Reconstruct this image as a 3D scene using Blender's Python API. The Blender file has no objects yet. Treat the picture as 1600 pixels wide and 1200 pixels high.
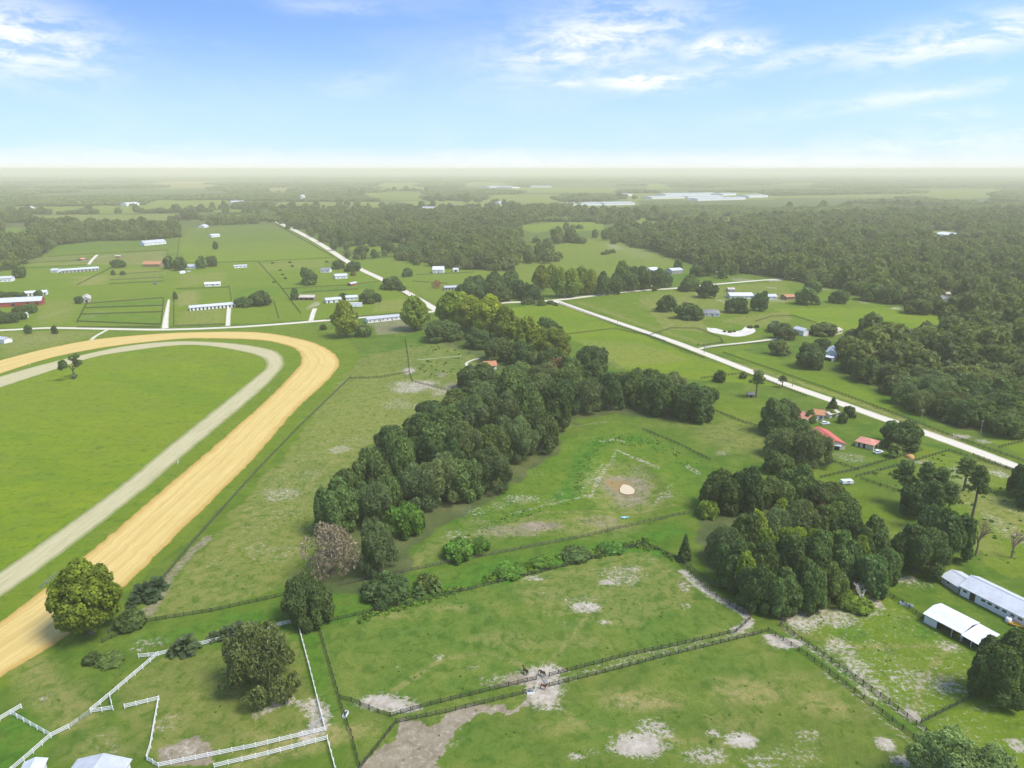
import bpy, math, random
import numpy as np
from mathutils import Vector, Matrix

random.seed(7)
RNG = np.random.default_rng(7)
scene = bpy.context.scene
COL = scene.collection

# ------------------------------------------------------------------ camera
H = 120.0                      # drone height in metres
FPX = 1101.0                   # focal length in pixels of the 1600 px wide photograph
TH = math.atan((600 - 264.5) / FPX)
cam_data = bpy.data.cameras.new('camera')
cam_data.sensor_width = 36.0
cam_data.lens = FPX / 1600 * 36.0
cam_data.clip_start = 0.5
cam_data.clip_end = 90000
cam = bpy.data.objects.new('camera', cam_data)
COL.objects.link(cam)
cam.location = (0, 0, H)
cam.rotation_euler = (math.radians(90) - TH, 0, 0)
scene.camera = cam

# ------------------------------------------------------------------ sky, sun, exposure
SUN_EL = math.radians(58)
SUN_AZ = math.radians(112)       # from +Y (straight ahead) towards +X
world = bpy.data.worlds.new('World')
scene.world = world
world.use_nodes = True
wn, wl = world.node_tree.nodes, world.node_tree.links
wn.clear()


def wmath(op, a, b=None, clamp=False):
    n = wn.new('ShaderNodeMath'); n.operation = op; n.use_clamp = clamp
    for i, v in enumerate((a, b)):
        if v is None: continue
        if isinstance(v, (int, float)): n.inputs[i].default_value = v
        else: wl.new(v, n.inputs[i])
    return n.outputs[0]


tc = wn.new('ShaderNodeTexCoord')
sep = wn.new('ShaderNodeSeparateXYZ'); wl.new(tc.outputs['Generated'], sep.inputs[0])
# the sky deepens faster with height than a low-altitude sky does
zz = wmath('MULTIPLY', wmath('MAXIMUM', sep.outputs[2], 0.0), 3.4)
zz = wmath('ADD', zz, 0.03)
cmb = wn.new('ShaderNodeCombineXYZ')
wl.new(sep.outputs[0], cmb.inputs[0]); wl.new(sep.outputs[1], cmb.inputs[1]); wl.new(zz, cmb.inputs[2])
nrm = wn.new('ShaderNodeVectorMath'); nrm.operation = 'NORMALIZE'; wl.new(cmb.outputs[0], nrm.inputs[0])
sky = wn.new('ShaderNodeTexSky')
sky.sky_type = 'NISHITA'; sky.sun_disc = False
sky.sun_elevation = SUN_EL; sky.sun_rotation = SUN_AZ
sky.altitude = 0; sky.air_density = 1.0; sky.dust_density = 0.6; sky.ozone_density = 2.2
wl.new(nrm.outputs[0], sky.inputs[0])
# clouds: thin streaks in direction space (azimuth, elevation), all round the sky
az = wmath('ARCTAN2', sep.outputs[0], sep.outputs[1])
el = wmath('ARCSINE', sep.outputs[2])
cv = wn.new('ShaderNodeCombineXYZ')
wl.new(az, cv.inputs[0]); wl.new(wmath('MULTIPLY', el, 3.2), cv.inputs[1])


def wnoise(scale, detail, rough, off, dist=0.0):
    mp = wn.new('ShaderNodeMapping'); mp.inputs['Location'].default_value = off
    wl.new(cv.outputs[0], mp.inputs[0])
    n = wn.new('ShaderNodeTexNoise'); n.inputs['Scale'].default_value = scale
    n.inputs['Detail'].default_value = detail; n.inputs['Roughness'].default_value = rough
    n.inputs['Distortion'].default_value = dist
    wl.new(mp.outputs[0], n.inputs['Vector']); return n.outputs[0]


def wrange(v, a, b, c=0.0, d=1.0, smooth=True):
    n = wn.new('ShaderNodeMapRange')
    if smooth: n.interpolation_type = 'SMOOTHSTEP'
    wl.new(v, n.inputs[0])
    for i, x in enumerate((a, b, c, d)): n.inputs[i + 1].default_value = x
    return n.outputs[0]


nz = wnoise(15.0, 10.0, 0.64, (3.1, 1.7, 0.4), 0.35)
nz2 = wnoise(3.2, 6.0, 0.6, (8.3, 2.2, 1.4), 0.4)


def sky_dir(px, py):
    dx, dy = (px - 800) / FPX, (600 - py) / FPX
    v = Vector((dx, math.cos(TH) + dy * math.sin(TH), -math.sin(TH) + dy * math.cos(TH))).normalized()
    return math.atan2(v.x, v.y), math.asin(v.z)


# the clouds that stand in the sky: centre, half width, half height (pixels), tilt, strength
CLOUDS = [(28, 62, 105, 48, -0.05, 0.95), (935, 62, 165, 52, 0.16, 0.72), (1012, 126, 95, 17, 0.0, 1.0), (1135, 74, 72, 22, 0.0, 0.85),
          (1290, 84, 250, 16, 0.10, 0.5), (1510, 58, 160, 26, 0.12, 0.85), (880, 130, 60, 9, 0.0, 0.5), (1430, 150, 190, 12, 0.10, 0.45),
          (1490, 178, 60, 10, 0.0, 0.45), (1500, 222, 260, 24, 0.05, 0.42), (520, 12, 120, 12, 0.0, 0.2), (560, 130, 90, 25, 0.2, 0.16),
          (1250, 250, 330, 13, 0.0, 0.35), (780, 245, 160, 14, 0.0, 0.35), (250, 240, 260, 20, 0.0, 0.25)]
cloud = None
for (px, py, rx, ry, tilt, st) in CLOUDS:
    a0, e0 = sky_dir(px, py)
    ra, re = rx / FPX, ry / FPX
    u = wmath('SUBTRACT', az, a0); v = wmath('SUBTRACT', el, e0)
    v = wmath('SUBTRACT', v, wmath('MULTIPLY', u, tilt))
    u = wmath('DIVIDE', u, ra); v = wmath('DIVIDE', v, re)
    d = wmath('ADD', wmath('MULTIPLY', u, u), wmath('MULTIPLY', v, v))
    g = wmath('MULTIPLY', wmath('POWER', 2.718, wmath('MULTIPLY', d, -1.5)), st)
    cloud = g if cloud is None else wmath('MAXIMUM', cloud, g)
wisps = wmath('MULTIPLY', wrange(nz2, 0.45, 0.75), 0.14)
body = wmath('MULTIPLY', cloud, wrange(nz, 0.36, 0.62, 0.12, 1.25))
fac = wmath('ADD', body, wisps, True)
paleband = wrange(el, 0.0, 0.20, 0.88, 0.0)
lowhaze = wrange(el, 0.0, 0.032, 0.78, 0.0)
hsv = wn.new('ShaderNodeHueSaturation'); hsv.inputs['Saturation'].default_value = 1.08
hsv.inputs['Value'].default_value = 1.25
tintn = wn.new('ShaderNodeMix'); tintn.data_type = 'RGBA'; tintn.blend_type = 'MULTIPLY'; tintn.inputs[0].default_value = 1.0
wl.new(sky.outputs[0], tintn.inputs[6]); tintn.inputs[7].default_value = (1.0, 0.99, 1.0, 1)
wl.new(tintn.outputs[2], hsv.inputs['Color'])
mixp = wn.new('ShaderNodeMix'); mixp.data_type = 'RGBA'
wl.new(paleband, mixp.inputs[0]); wl.new(hsv.outputs[0], mixp.inputs[6]); mixp.inputs[7].default_value = (2.25, 2.95, 3.75, 1)
mixh = wn.new('ShaderNodeMix'); mixh.data_type = 'RGBA'
wl.new(lowhaze, mixh.inputs[0]); wl.new(mixp.outputs[2], mixh.inputs[6]); mixh.inputs[7].default_value = (3.9, 3.9, 3.6, 1)
mixc = wn.new('ShaderNodeMix'); mixc.data_type = 'RGBA'
wl.new(fac, mixc.inputs[0]); wl.new(mixh.outputs[2], mixc.inputs[6]); mixc.inputs[7].default_value = (4.0, 4.15, 4.3, 1)
bg = wn.new('ShaderNodeBackground'); bg.inputs[1].default_value = 0.13
wl.new(mixc.outputs[2], bg.inputs[0])
wo = wn.new('ShaderNodeOutputWorld'); wl.new(bg.outputs[0], wo.inputs[0])

sun_data = bpy.data.lights.new('sun', 'SUN')
sun_data.energy = 2.5
sun_data.angle = math.radians(22)
sun_data.color = (1.0, 0.95, 0.85)
sun = bpy.data.objects.new('sun', sun_data)
COL.objects.link(sun)
sdir = Vector((math.sin(SUN_AZ) * math.cos(SUN_EL), math.cos(SUN_AZ) * math.cos(SUN_EL), math.sin(SUN_EL)))
sun.rotation_euler = sdir.to_track_quat('Z', 'Y').to_euler()
sun.location = (0, 0, 400)

scene.view_settings.view_transform = 'Standard'
scene.view_settings.look = 'None'
scene.view_settings.gamma = 1.0
scene.view_settings.use_curve_mapping = False
scene.view_settings.exposure = 1.03
scene.render.engine = 'CYCLES'
scene.cycles.volume_bounces = 2
scene.cycles.max_bounces = 6
scene.cycles.diffuse_bounces = 2
scene.cycles.transparent_max_bounces = 8


# ------------------------------------------------------------------ photo pixel -> point on the ground
def P(px, py, z=0.0):
    dx, dy = (px - 800) / FPX, (600 - py) / FPX
    d = Vector((dx, math.cos(TH) + dy * math.sin(TH), -math.sin(TH) + dy * math.cos(TH)))
    t = (z - H) / d.z
    return Vector((d.x * t, d.y * t, z))


def zat(Y, py):
    """height above the ground of a point at distance Y seen on row py"""
    dy = (600 - py) / FPX
    return H + Y * (-math.sin(TH) + dy * math.cos(TH)) / (math.cos(TH) + dy * math.sin(TH))


def ppm(px, py):
    """photo pixels per metre at a ground point"""
    p = P(px, py)
    depth = p.y * math.cos(TH) + H * math.sin(TH)
    return FPX / depth


# ------------------------------------------------------------------ small helpers
def srgb(r, g, b):
    f = lambda c: ((c / 255) / 12.92) if c / 255 <= 0.04045 else (((c / 255) + 0.055) / 1.055) ** 2.4
    return (f(r), f(g), f(b), 1)


class NT:
    """short-hand for building a material's nodes"""
    def __init__(self, name):
        self.m = bpy.data.materials.new(name); self.m.use_nodes = True
        self.n, self.l = self.m.node_tree.nodes, self.m.node_tree.links
        self.n.clear()
        self.out = self.n.new('ShaderNodeOutputMaterial')

    def new(self, t): return self.n.new('ShaderNode' + t)
    def put(self, v, s):
        if v is None: return
        if isinstance(v, bpy.types.NodeSocket): self.l.new(v, s)
        else:
            if isinstance(v, (tuple, list)) and s.type == 'RGBA' and len(v) == 3: v = (*v, 1)
            s.default_value = v

    def math(self, op, a, b=None, clamp=False):
        n = self.new('Math'); n.operation = op; n.use_clamp = clamp
        self.put(a, n.inputs[0]); self.put(b, n.inputs[1]); return n.outputs[0]

    def mix(self, f, a, b, mode='MIX'):
        n = self.new('Mix'); n.data_type = 'RGBA'; n.blend_type = mode
        self.put(f, n.inputs[0]); self.put(a, n.inputs[6]); self.put(b, n.inputs[7]); return n.outputs[2]

    def rng(self, v, a, b, c=0.0, d=1.0):
        n = self.new('MapRange'); self.put(v, n.inputs[0])
        for i, x in enumerate((a, b, c, d)): n.inputs[i + 1].default_value = x
        return n.outputs[0]

    def pos(self): return self.new('NewGeometry').outputs['Position']
    def attr(self, name):
        n = self.new('Attribute'); n.attribute_name = name; return n.outputs['Fac']

    def noise(self, scale, detail=3.0, rough=0.55, vec=None, stretch=None, dist=0.0):
        v = vec if vec is not None else self.pos()
        if stretch is not None:
            mp = self.new('Mapping'); mp.inputs['Scale'].default_value = stretch
            self.l.new(v, mp.inputs[0]); v = mp.outputs[0]
        n = self.new('TexNoise'); n.inputs['Scale'].default_value = scale
        n.inputs['Detail'].default_value = detail; n.inputs['Roughness'].default_value = rough
        n.inputs['Distortion'].default_value = dist
        self.l.new(v, n.inputs['Vector']); return n.outputs[0]

    def bsdf(self, color, rough=0.8, metal=0.0, spec=0.3, normal=None):
        n = self.new('BsdfPrincipled'); self.put(color, n.inputs['Base Color'])
        self.put(rough, n.inputs['Roughness']); self.put(metal, n.inputs['Metallic'])
        n.inputs['Specular IOR Level'].default_value = spec
        if normal is not None: self.l.new(normal, n.inputs['Normal'])
        return n.outputs[0]

    def bump(self, h, strength=0.3, dist=0.1):
        n = self.new('Bump'); n.inputs['Strength'].default_value = strength; n.inputs['Distance'].default_value = dist
        self.l.new(h, n.inputs['Height']); return n.outputs[0]

    def done(self, s): self.l.new(s, self.out.inputs['Surface']); return self.m


def plain(name, c, rough=0.7, metal=0.0, var=0.12, scale=1.2, spec=0.3):
    t = NT(name)
    n = t.noise(scale, 4.0, 0.6)
    lo = tuple(x * (1 - var) for x in c[:3]); hi = tuple(min(1, x * (1 + var)) for x in c[:3])
    col = t.mix(t.rng(n, 0.3, 0.7), (*lo, 1), (*hi, 1))
    return t.done(t.bsdf(col, rough, metal, spec))


def mesh_obj(name, verts, faces, mat, parent=None, smooth=False):
    me = bpy.data.meshes.new(name)
    me.from_pydata([tuple(v) for v in verts], [], faces)
    if mat: me.materials.append(mat)
    if smooth:
        for p in me.polygons: p.use_smooth = True
    o = bpy.data.objects.new(name, me)
    COL.objects.link(o)
    if parent is not None: o.parent = parent
    return o


def link(name, me, parent=None):
    o = bpy.data.objects.new(name, me); COL.objects.link(o)
    if parent is not None: o.parent = parent
    return o


def empty(name, loc=(0, 0, 0), rz=0.0):
    o = bpy.data.objects.new(name, None); COL.objects.link(o)
    o.location = loc; o.rotation_euler = (0, 0, rz); o.empty_display_size = 0.5
    return o


def tag(o, label=None, cat=None, group=None, kind=None):
    if label: o['label'] = label
    if cat: o['category'] = cat
    if group: o['group'] = group
    if kind: o['kind'] = kind
    return o


class MB:
    """collects boxes, tubes and prisms into one mesh"""
    def __init__(self): self.v, self.f = [], []

    def box(self, x0, x1, y0, y1, z0, z1):
        b = len(self.v)
        self.v += [(x0, y0, z0), (x1, y0, z0), (x1, y1, z0), (x0, y1, z0), (x0, y0, z1), (x1, y0, z1), (x1, y1, z1), (x0, y1, z1)]
        self.f += [tuple(b + i for i in q) for q in ((0, 3, 2, 1), (4, 5, 6, 7), (0, 1, 5, 4), (1, 2, 6, 5), (2, 3, 7, 6), (3, 0, 4, 7))]
        return self

    def bar(self, a, b, w, h):
        """a board from a to b, w thick across, h high"""
        a, b = Vector(a), Vector(b)
        d = (b - a).normalized()
        side = d.cross(Vector((0, 0, 1)))
        side = (side.normalized() if side.length > 1e-4 else Vector((1, 0, 0))) * (w / 2)
        up = side.cross(d).normalized() * (h / 2)
        k = len(self.v)
        for p in (a, b):
            self.v += [tuple(p - side - up), tuple(p + side - up), tuple(p + side + up), tuple(p - side + up)]
        self.f += [tuple(k + i for i in q) for q in ((0, 1, 2, 3), (7, 6, 5, 4), (0, 4, 5, 1), (1, 5, 6, 2), (2, 6, 7, 3), (3, 7, 4, 0))]
        return self

    def tube(self, pts, rad, n=6):
        pts = [Vector(p) for p in pts]
        rings = []
        for i, p in enumerate(pts):
            d = (pts[min(i + 1, len(pts) - 1)] - pts[max(i - 1, 0)])
            d = d.normalized() if d.length > 1e-6 else Vector((0, 0, 1))
            s = d.cross(Vector((0, 1, 0.13))).normalized(); u = s.cross(d).normalized()
            k = len(self.v)
            for j in range(n):
                a = 2 * math.pi * j / n
                self.v.append(tuple(p + (s * math.cos(a) + u * math.sin(a)) * rad[i]))
            rings.append(k)
        for a, b in zip(rings[:-1], rings[1:]):
            for j in range(n):
                self.f.append((a + j, a + (j + 1) % n, b + (j + 1) % n, b + j))
        self.f.append(tuple(rings[0] + j for j in reversed(range(n)))); self.f.append(tuple(rings[-1] + j for j in range(n)))
        return self

    def prism(self, poly, y0, y1):
        """poly: list of (x, z) counter-clockwise seen from -y; extruded along y"""
        k, n = len(self.v), len(poly)
        self.v += [(x, y0, z) for x, z in poly] + [(x, y1, z) for x, z in poly]
        self.f.append(tuple(k + i for i in range(n))); self.f.append(tuple(k + n + i for i in reversed(range(n))))
        for i in range(n):
            j = (i + 1) % n
            self.f.append((k + i, k + n + i, k + n + j, k + j))
        return self

    def slab(self, a, b, c, d, t):
        """four-cornered sheet with thickness t below it"""
        a, b, c, d = (Vector(q) for q in (a, b, c, d))
        n = (b - a).cross(d - a).normalized() * t
        k = len(self.v)
        self.v += [tuple(q) for q in (a, b, c, d)] + [tuple(q - n) for q in (a, b, c, d)]
        self.f += [tuple(k + i for i in q) for q in ((0, 1, 2, 3), (7, 6, 5, 4), (0, 4, 5, 1), (1, 5, 6, 2), (2, 6, 7, 3), (3, 7, 4, 0))]
        return self

    def mesh(self, name, mat, smooth=False):
        me = bpy.data.meshes.new(name); me.from_pydata(self.v, [], self.f)
        if mat: me.materials.append(mat)
        if smooth:
            for p in me.polygons: p.use_smooth = True
        return me

    def build(self, name, mat, parent=None, smooth=False):
        return link(name, self.mesh(name, mat, smooth), parent)


# value noise on arrays (for ragged outlines and uneven ground cover)
def vnoise(x, y, seed=0):
    xi, yi = np.floor(x).astype(np.int64), np.floor(y).astype(np.int64)
    fx, fy = x - xi, y - yi
    fx, fy = fx * fx * (3 - 2 * fx), fy * fy * (3 - 2 * fy)

    def h(a, b):
        n = (a * 374761393 + b * 668265263 + seed * 144665) & 0x7fffffff
        n = ((n ^ (n >> 13)) * 1274126177) & 0x7fffffff
        return ((n ^ (n >> 16)) & 0xffff) / 65535.0
    return (h(xi, yi) * (1 - fx) + h(xi + 1, yi) * fx) * (1 - fy) + (h(xi, yi + 1) * (1 - fx) + h(xi + 1, yi + 1) * fx) * fy


def fbm(x, y, scale, seed=0, oct=3):
    s, a, t = 0, 1.0, 0
    for i in range(oct):
        s = s + a * vnoise(x / scale * 2 ** i, y / scale * 2 ** i, seed + i * 17); t += a; a *= 0.5
    return s / t


def inpoly(x, y, poly):
    ins = np.zeros(x.shape, bool)
    n = len(poly)
    for i in range(n):
        (x0, y0), (x1, y1) = poly[i], poly[(i + 1) % n]
        if y0 == y1: continue
        c = ((y0 > y) != (y1 > y)) & (x < (x1 - x0) * (y - y0) / (y1 - y0) + x0)
        ins ^= c
    return ins


def G(pts):
    return [tuple(P(px, py).xy) for px, py in pts]


def catmull(pts, step):
    pts = [np.array(p, float) for p in pts]
    out = []
    ext = [2 * pts[0] - pts[1]] + pts + [2 * pts[-1] - pts[-2]]
    for i in range(1, len(ext) - 2):
        p0, p1, p2, p3 = ext[i - 1:i + 3]
        n = max(2, int(np.linalg.norm(p2 - p1) / step))
        for k in range(n):
            t = k / n
            out.append(0.5 * ((2 * p1) + (p2 - p0) * t + (2 * p0 - 5 * p1 + 4 * p2 - p3) * t * t + (3 * p1 - p0 - 3 * p2 + p3) * t ** 3))
    out.append(pts[-1])
    return np.array(out)


def resample(pl, n):
    d = np.concatenate([[0], np.cumsum(np.linalg.norm(np.diff(pl, axis=0), axis=1))])
    t = np.linspace(0, d[-1], n)
    return np.stack([np.interp(t, d, pl[:, i]) for i in range(2)], 1), d[-1]

# ================================================================== THE GROUND
# ---- outlines of the two tracks (photo pixels of points on the ground)
ORANGE_IN = [(-140, 1078), (0, 972), (102, 894), (155, 850), (225, 790), (325, 705), (400, 640), (455, 586), (471, 563), (464, 548), (445, 539), (400, 531),
             (300, 529), (225, 535), (150, 545), (77, 560), (0, 584), (-110, 622)]
ORANGE_OUT = [(-170, 1190), (0, 1060), (111, 990), (204, 908), (263, 850), (330, 784), (400, 713), (462, 641), (518, 588), (530, 563), (508, 543), (467, 529), (400, 519),
              (300, 519), (225, 523), (150, 530), (75, 544), (0, 563), (-110, 594)]
GRAVEL_OUT = [(-120, 1020), (0, 935), (105, 859), (220, 770), (287, 713), (400, 618), (432, 587), (445, 567), (434, 550), (400, 541), (350, 535), (275, 533), (200, 540),
              (125, 555), (60, 571), (0, 588), (-110, 622)]
GRAVEL_IN = [(-120, 968), (0, 892), (47, 860), (175, 768), (275, 687), (392, 594), (414, 574), (412, 562), (398, 555), (375, 549), (325, 541), (275, 540), (200, 549),
             (140, 560), (70, 583), (0, 606), (-110, 643)]

FAR_FIELDS = [  # pixel polygons of open fields far off: (points, bright, dry)
    ([(0, 322), (400, 321), (400, 330), (210, 333), (0, 336)], .5, .2), ([(0, 337), (330, 334), (330, 345), (60, 345), (0, 350)], .1, .5),
    ([(0, 357), (48, 355), (48, 364), (0, 366)], .6, 0), ([(235, 284), (338, 283), (345, 294), (240, 295)], 0, 1.0), ([(15, 291), (75, 290), (75, 294), (15, 295)], .2, .5),
    ([(220, 313), (360, 312), (360, 322), (220, 323)], .5, .3), ([(400, 293), (475, 293), (475, 299), (400, 299)], .0, .9), ([(418, 315), (610, 315), (612, 326), (418, 325)], .3, .4),
    ([(540, 301), (675, 300), (675, 313), (600, 312)], .4, .3), ([(620, 314), (800, 313), (800, 326), (650, 326)], .4, .5), ([(575, 286), (670, 285), (670, 297), (590, 298)], .4, .3),
    ([(705, 285), (800, 284), (800, 292), (705, 291)], .3, .4), ([(800, 292), (960, 293), (965, 301), (800, 301)], .4, .3), ([(740, 304), (880, 304), (880, 318), (740, 318)], .4, .4),
    ([(815, 352), (860, 348), (942, 346), (944, 360), (830, 363), (815, 358)], .8, .1), ([(980, 342), (1060, 338), (1060, 346), (980, 350)], .6, .2), ([(1100, 342), (1160, 336), (1160, 345), (1110, 348)], .6, .1),
    ([(1010, 288), (1050, 288), (1050, 296), (1010, 296)], .4, .2), ([(1425, 296), (1580, 295), (1560, 309), (1480, 311), (1425, 305)], .4, .3), ([(1200, 306), (1425, 302), (1425, 309), (1200, 310)], .3, .4),
    ([(1200, 286), (1290, 285), (1290, 289), (1200, 289)], .3, .3), ([(560, 378), (630, 380), (640, 400), (525, 386)], .7, 0), ([(815, 394), (940, 368), (1000, 388), (1068, 412), (1040, 420), (960, 432), (800, 440), (800, 420)], .5, .2),
    ([(665, 400), (720, 420), (850, 430), (800, 470), (690, 480), (640, 440), (610, 410)], .6, .1), ([(690, 359), (700, 357), (702, 361), (690, 362)], .6, 0),
    ([(886, 318), (996, 313), (1000, 322), (890, 326)], .1, .5), ([(960, 302), (1205, 300), (1210, 312), (970, 313)], .1, .5), ([(1450, 360), (1500, 360), (1500, 374), (1450, 374)], .2, .6),
]
WOODS = {   # woods that read as one mass (photo pixel polygons on the ground)
    'right': [(945, 372), (990, 350), (1060, 352), (1100, 352), (1200, 345), (1280, 341), (1760, 330), (1840, 400), (1800, 690), (1610, 688), (1525, 672), (1470, 662), (1425, 642), (1365, 597), (1310, 574), (1330, 545),
              (1450, 528), (1510, 498), (1487, 492), (1440, 484), (1375, 470), (1340, 458), (1290, 449), (1245, 440), (1200, 430), (1125, 424), (1068, 408), (1000, 385)],
    'left': [(-120, 346), (50, 343), (212, 338), (275, 344), (281, 371), (210, 376), (155, 376), (82, 384), (67, 397), (15, 421), (-120, 440)],
    'middle': [(400, 326), (560, 330), (800, 330), (960, 335), (1060, 340), (1000, 345), (945, 345), (850, 345), (812, 352), (812, 390), (800, 424), (720, 421), (662, 397), (612, 394), (530, 381), (500, 365), (432, 340)],
}

LAYERS = []
def poly(attr, pts, val, warp=1.2): LAYERS.append(('poly', attr, G(pts), val, warp))
def blob(attr, px, py, rx, ry, val):
    c, ex, ey = P(px, py), P(px + rx, py), P(px, py - ry)
    LAYERS.append(('blob', attr, (c.x, c.y, max(.4, ex.x - c.x), max(.4, (ey - c).length)), val, 0))
def line(attr, pts, w, val): LAYERS.append(('line', attr, G(pts), val, w))

# thin, trodden grass over all the pastures
poly('dry', [(500, 975), (1005, 852), (1170, 975), (1460, 1170), (1460, 1250), (540, 1250)], .13)
poly('sand', [(500, 975), (1005, 852), (1170, 975), (1460, 1170), (1460, 1250), (540, 1250)], .12)
poly('sand', [(1225, 960), (1370, 925), (1510, 1010), (1540, 1075), (1440, 1130)], .30)
poly('sand', [(1450, 1140), (1545, 1080), (1700, 1150), (1600, 1260), (1480, 1200)], .26)
poly('sand', [(1420, 720), (1480, 705), (1600, 750), (1700, 850), (1560, 850), (1460, 780)], .26)
poly('sand', [(640, 900), (640, 850), (800, 770), (900, 690), (960, 655), (1110, 730), (1085, 800), (900, 850)], .14)
poly('dry', [(190, 1060), (250, 1030), (460, 980), (505, 1140), (250, 1200), (190, 1110)], .3)
poly('sand', [(190, 1060), (250, 1030), (460, 980), (505, 1140), (250, 1200), (190, 1110)], .14)
for tr in ([(240, 950), (330, 880), (450, 790), (560, 680), (640, 610)], [(640, 610), (600, 700), (540, 740)], [(850, 1085), (900, 1130), (1000, 1150), (1150, 1165)], [(850, 1050), (760, 1020), (690, 1030), (600, 1090)], [(850, 1050), (920, 960), (970, 900), (1060, 890)], [(1230, 985), (1330, 1010), (1480, 1010)], [(1480, 1015), (1440, 1060), (1430, 1120)], [(760, 830), (850, 800), (930, 800), (1060, 790)]):
    line('dry', tr, .8, .5); line('sand', tr, .5, .2)
# grass of the different fields
poly('bright', GRAVEL_IN, 1.0, 0.5)
poly('bright', ORANGE_OUT, .62, 1.0)
poly('bright', [(-200, 500), (0, 517), (340, 515), (480, 505), (540, 520), (560, 560), (530, 600), (420, 720), (290, 850), (-40, 1120), (-300, 1300)], .45, 1)
poly('bright', [(780, 482), (868, 474), (1100, 562), (1230, 606), (1130, 596), (1000, 585), (890, 530)], .95)
poly('bright', [(872, 466), (1060, 452), (1230, 438), (1300, 455), (1420, 490), (1500, 500), (1440, 528), (1300, 520), (1200, 515), (1150, 560), (1127, 556), (960, 497)], .42)
poly('bright', [(1205, 482), (1380, 480), (1500, 500), (1430, 527), (1310, 515)], 1.0)
poly('bright', [(1150, 545), (1300, 585), (1420, 645), (1330, 630), (1150, 562)], .7)
poly('bright', [(280, 358), (428, 350), (545, 408), (275, 412)], 1.0)
poly('bright', [(70, 385), (280, 372), (276, 395), (70, 402)], .5)
poly('bright', [(-150, 425), (60, 410), (275, 412), (545, 410), (690, 485), (400, 505), (-150, 515)], .68)
poly('bright', [(545, 408), (640, 400), (690, 475), (600, 440)], .6)
poly('bright', [(1420, 690), (1480, 705), (1600, 750), (1700, 900), (1560, 900), (1480, 800)], .6)
poly('bright', [(1540, 690), (1600, 680), (1700, 700), (1620, 712)], .9)
poly('bright', [(1230, 960), (1370, 925), (1510, 1010), (1540, 1075), (1440, 1130)], .5)
poly('bright', [(1450, 1140), (1545, 1080), (1700, 1150), (1600, 1260), (1480, 1200)], .5)
# the big parcel: thin, pale grass
poly('dry', [(560, 560), (700, 530), (760, 560), (720, 620), (650, 650), (580, 700), (500, 800), (470, 900), (420, 930), (220, 970), (330, 840), (450, 700)], .36)
poly('sand', [(570, 590), (660, 600), (650, 650), (580, 690), (480, 800), (350, 870), (400, 760), (470, 690)], .30)
blob('bright', 560, 650, 90, 60, .5); blob('bright', 430, 820, 110, 80, .3); blob('lush', 330, 930, 110, 40, .35); blob('lush', 690, 545, 90, 30, .4)
for b in ((440, 772, 40, 14, .5), (455, 800, 60, 16, .34), (480, 742, 40, 12, .4), (530, 702, 20, 8, .55), (560, 688, 40, 12, .35), (650, 604, 45, 10, .68), (622, 632, 40, 12, .45), (690, 612, 30, 8, .55),
          (600, 660, 50, 14, .3), (640, 580, 12, 6, .8), (430, 860, 60, 20, .38), (350, 880, 40, 14, .3), (500, 880, 30, 14, .4), (510, 640, 40, 16, .25), (395, 700, 30, 20, .2)): blob('sand', *b)
for b in ((690, 585, 14, 5, .55), (712, 602, 18, 6, .6), (665, 585, 12, 4, .4), (480, 850, 20, 20, .3)): blob('dirt', *b)
line('dirt', [(232, 958), (262, 905), (300, 862), (322, 842)], 2.2, .62)
line('sand', [(653, 604), (590, 598)], 1.2, .3)
line('dirt', [(560, 508), (640, 510)], 14, .42)
# pond basin and the ground round it
poly('lush', [(780, 770), (870, 700), (935, 660), (1000, 660), (1080, 700), (1120, 745), (1085, 800), (900, 850), (640, 900), (640, 850)], .35)
poly('bright', [(800, 760), (880, 690), (960, 655), (1090, 720), (1080, 800), (930, 830), (830, 800)], .4)
for b in ((978, 760, 46, 28, .62), (960, 790, 36, 10, .36), (1000, 738, 30, 16, .45), (965, 722, 22, 10, .38)): blob('dirt', *b)
blob('mud', 974, 757, 16, 10, 1.0); blob('mud', 958, 750, 12, 6, .8); blob('lush', 978, 762, 58, 34, .55); blob('dry', 978, 762, 58, 34, .5); blob('lush', 990, 745, 30, 8, .8); blob('lush', 985, 785, 42, 10, .55)
line('sand', [(922, 778), (935, 745), (958, 715), (965, 702)], 1.0, .5)
line('sand', [(910, 768), (925, 742), (945, 722)], 1.3, .4)
line('sand', [(962, 704), (1000, 720), (1030, 732)], 1.1, .55)
line('sand', [(1050, 760), (1042, 772), (1022, 786)], 1.5, .42)
line('sand', [(800, 803), (840, 793), (880, 783), (922, 775)], 1.1, .46)
line('sand', [(850, 790), (870, 775), (880, 768)], 2.0, .36)
line('sand', [(940, 690), (960, 686), (975, 690)], 1.2, .5)
line('sand', [(1075, 728), (1092, 740)], 1.6, .5)
line('sand', [(950, 658), (880, 668), (862, 680)], 1.5, .4)
line('lush', [(1010, 690), (975, 683), (940, 688), (920, 705), (915, 730), (900, 755), (885, 775)], 5.5, 1.0)
line('lush', [(1010, 690), (1050, 712), (1075, 728)], 3.0, .6)
for b in ((815, 780, 40, 8, .5), (740, 800, 40, 12, .42), (830, 740, 30, 14, .3), (715, 835, 24, 10, .45), (780, 790, 20, 8, .45), (1035, 775, 14, 8, .5), (840, 725, 20, 8, .25)): blob('sand', *b)
for b in ((790, 830, 60, 12, .55), (845, 822, 40, 9, .75), (940, 815, 35, 12, .5), (745, 815, 40, 9, .42), (660, 795, 40, 12, .6), (690, 780, 50, 10, .6)): blob('dirt', *b)
blob('dry', 930, 820, 60, 14, .6); blob('dry', 850, 820, 60, 12, .6)
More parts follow.
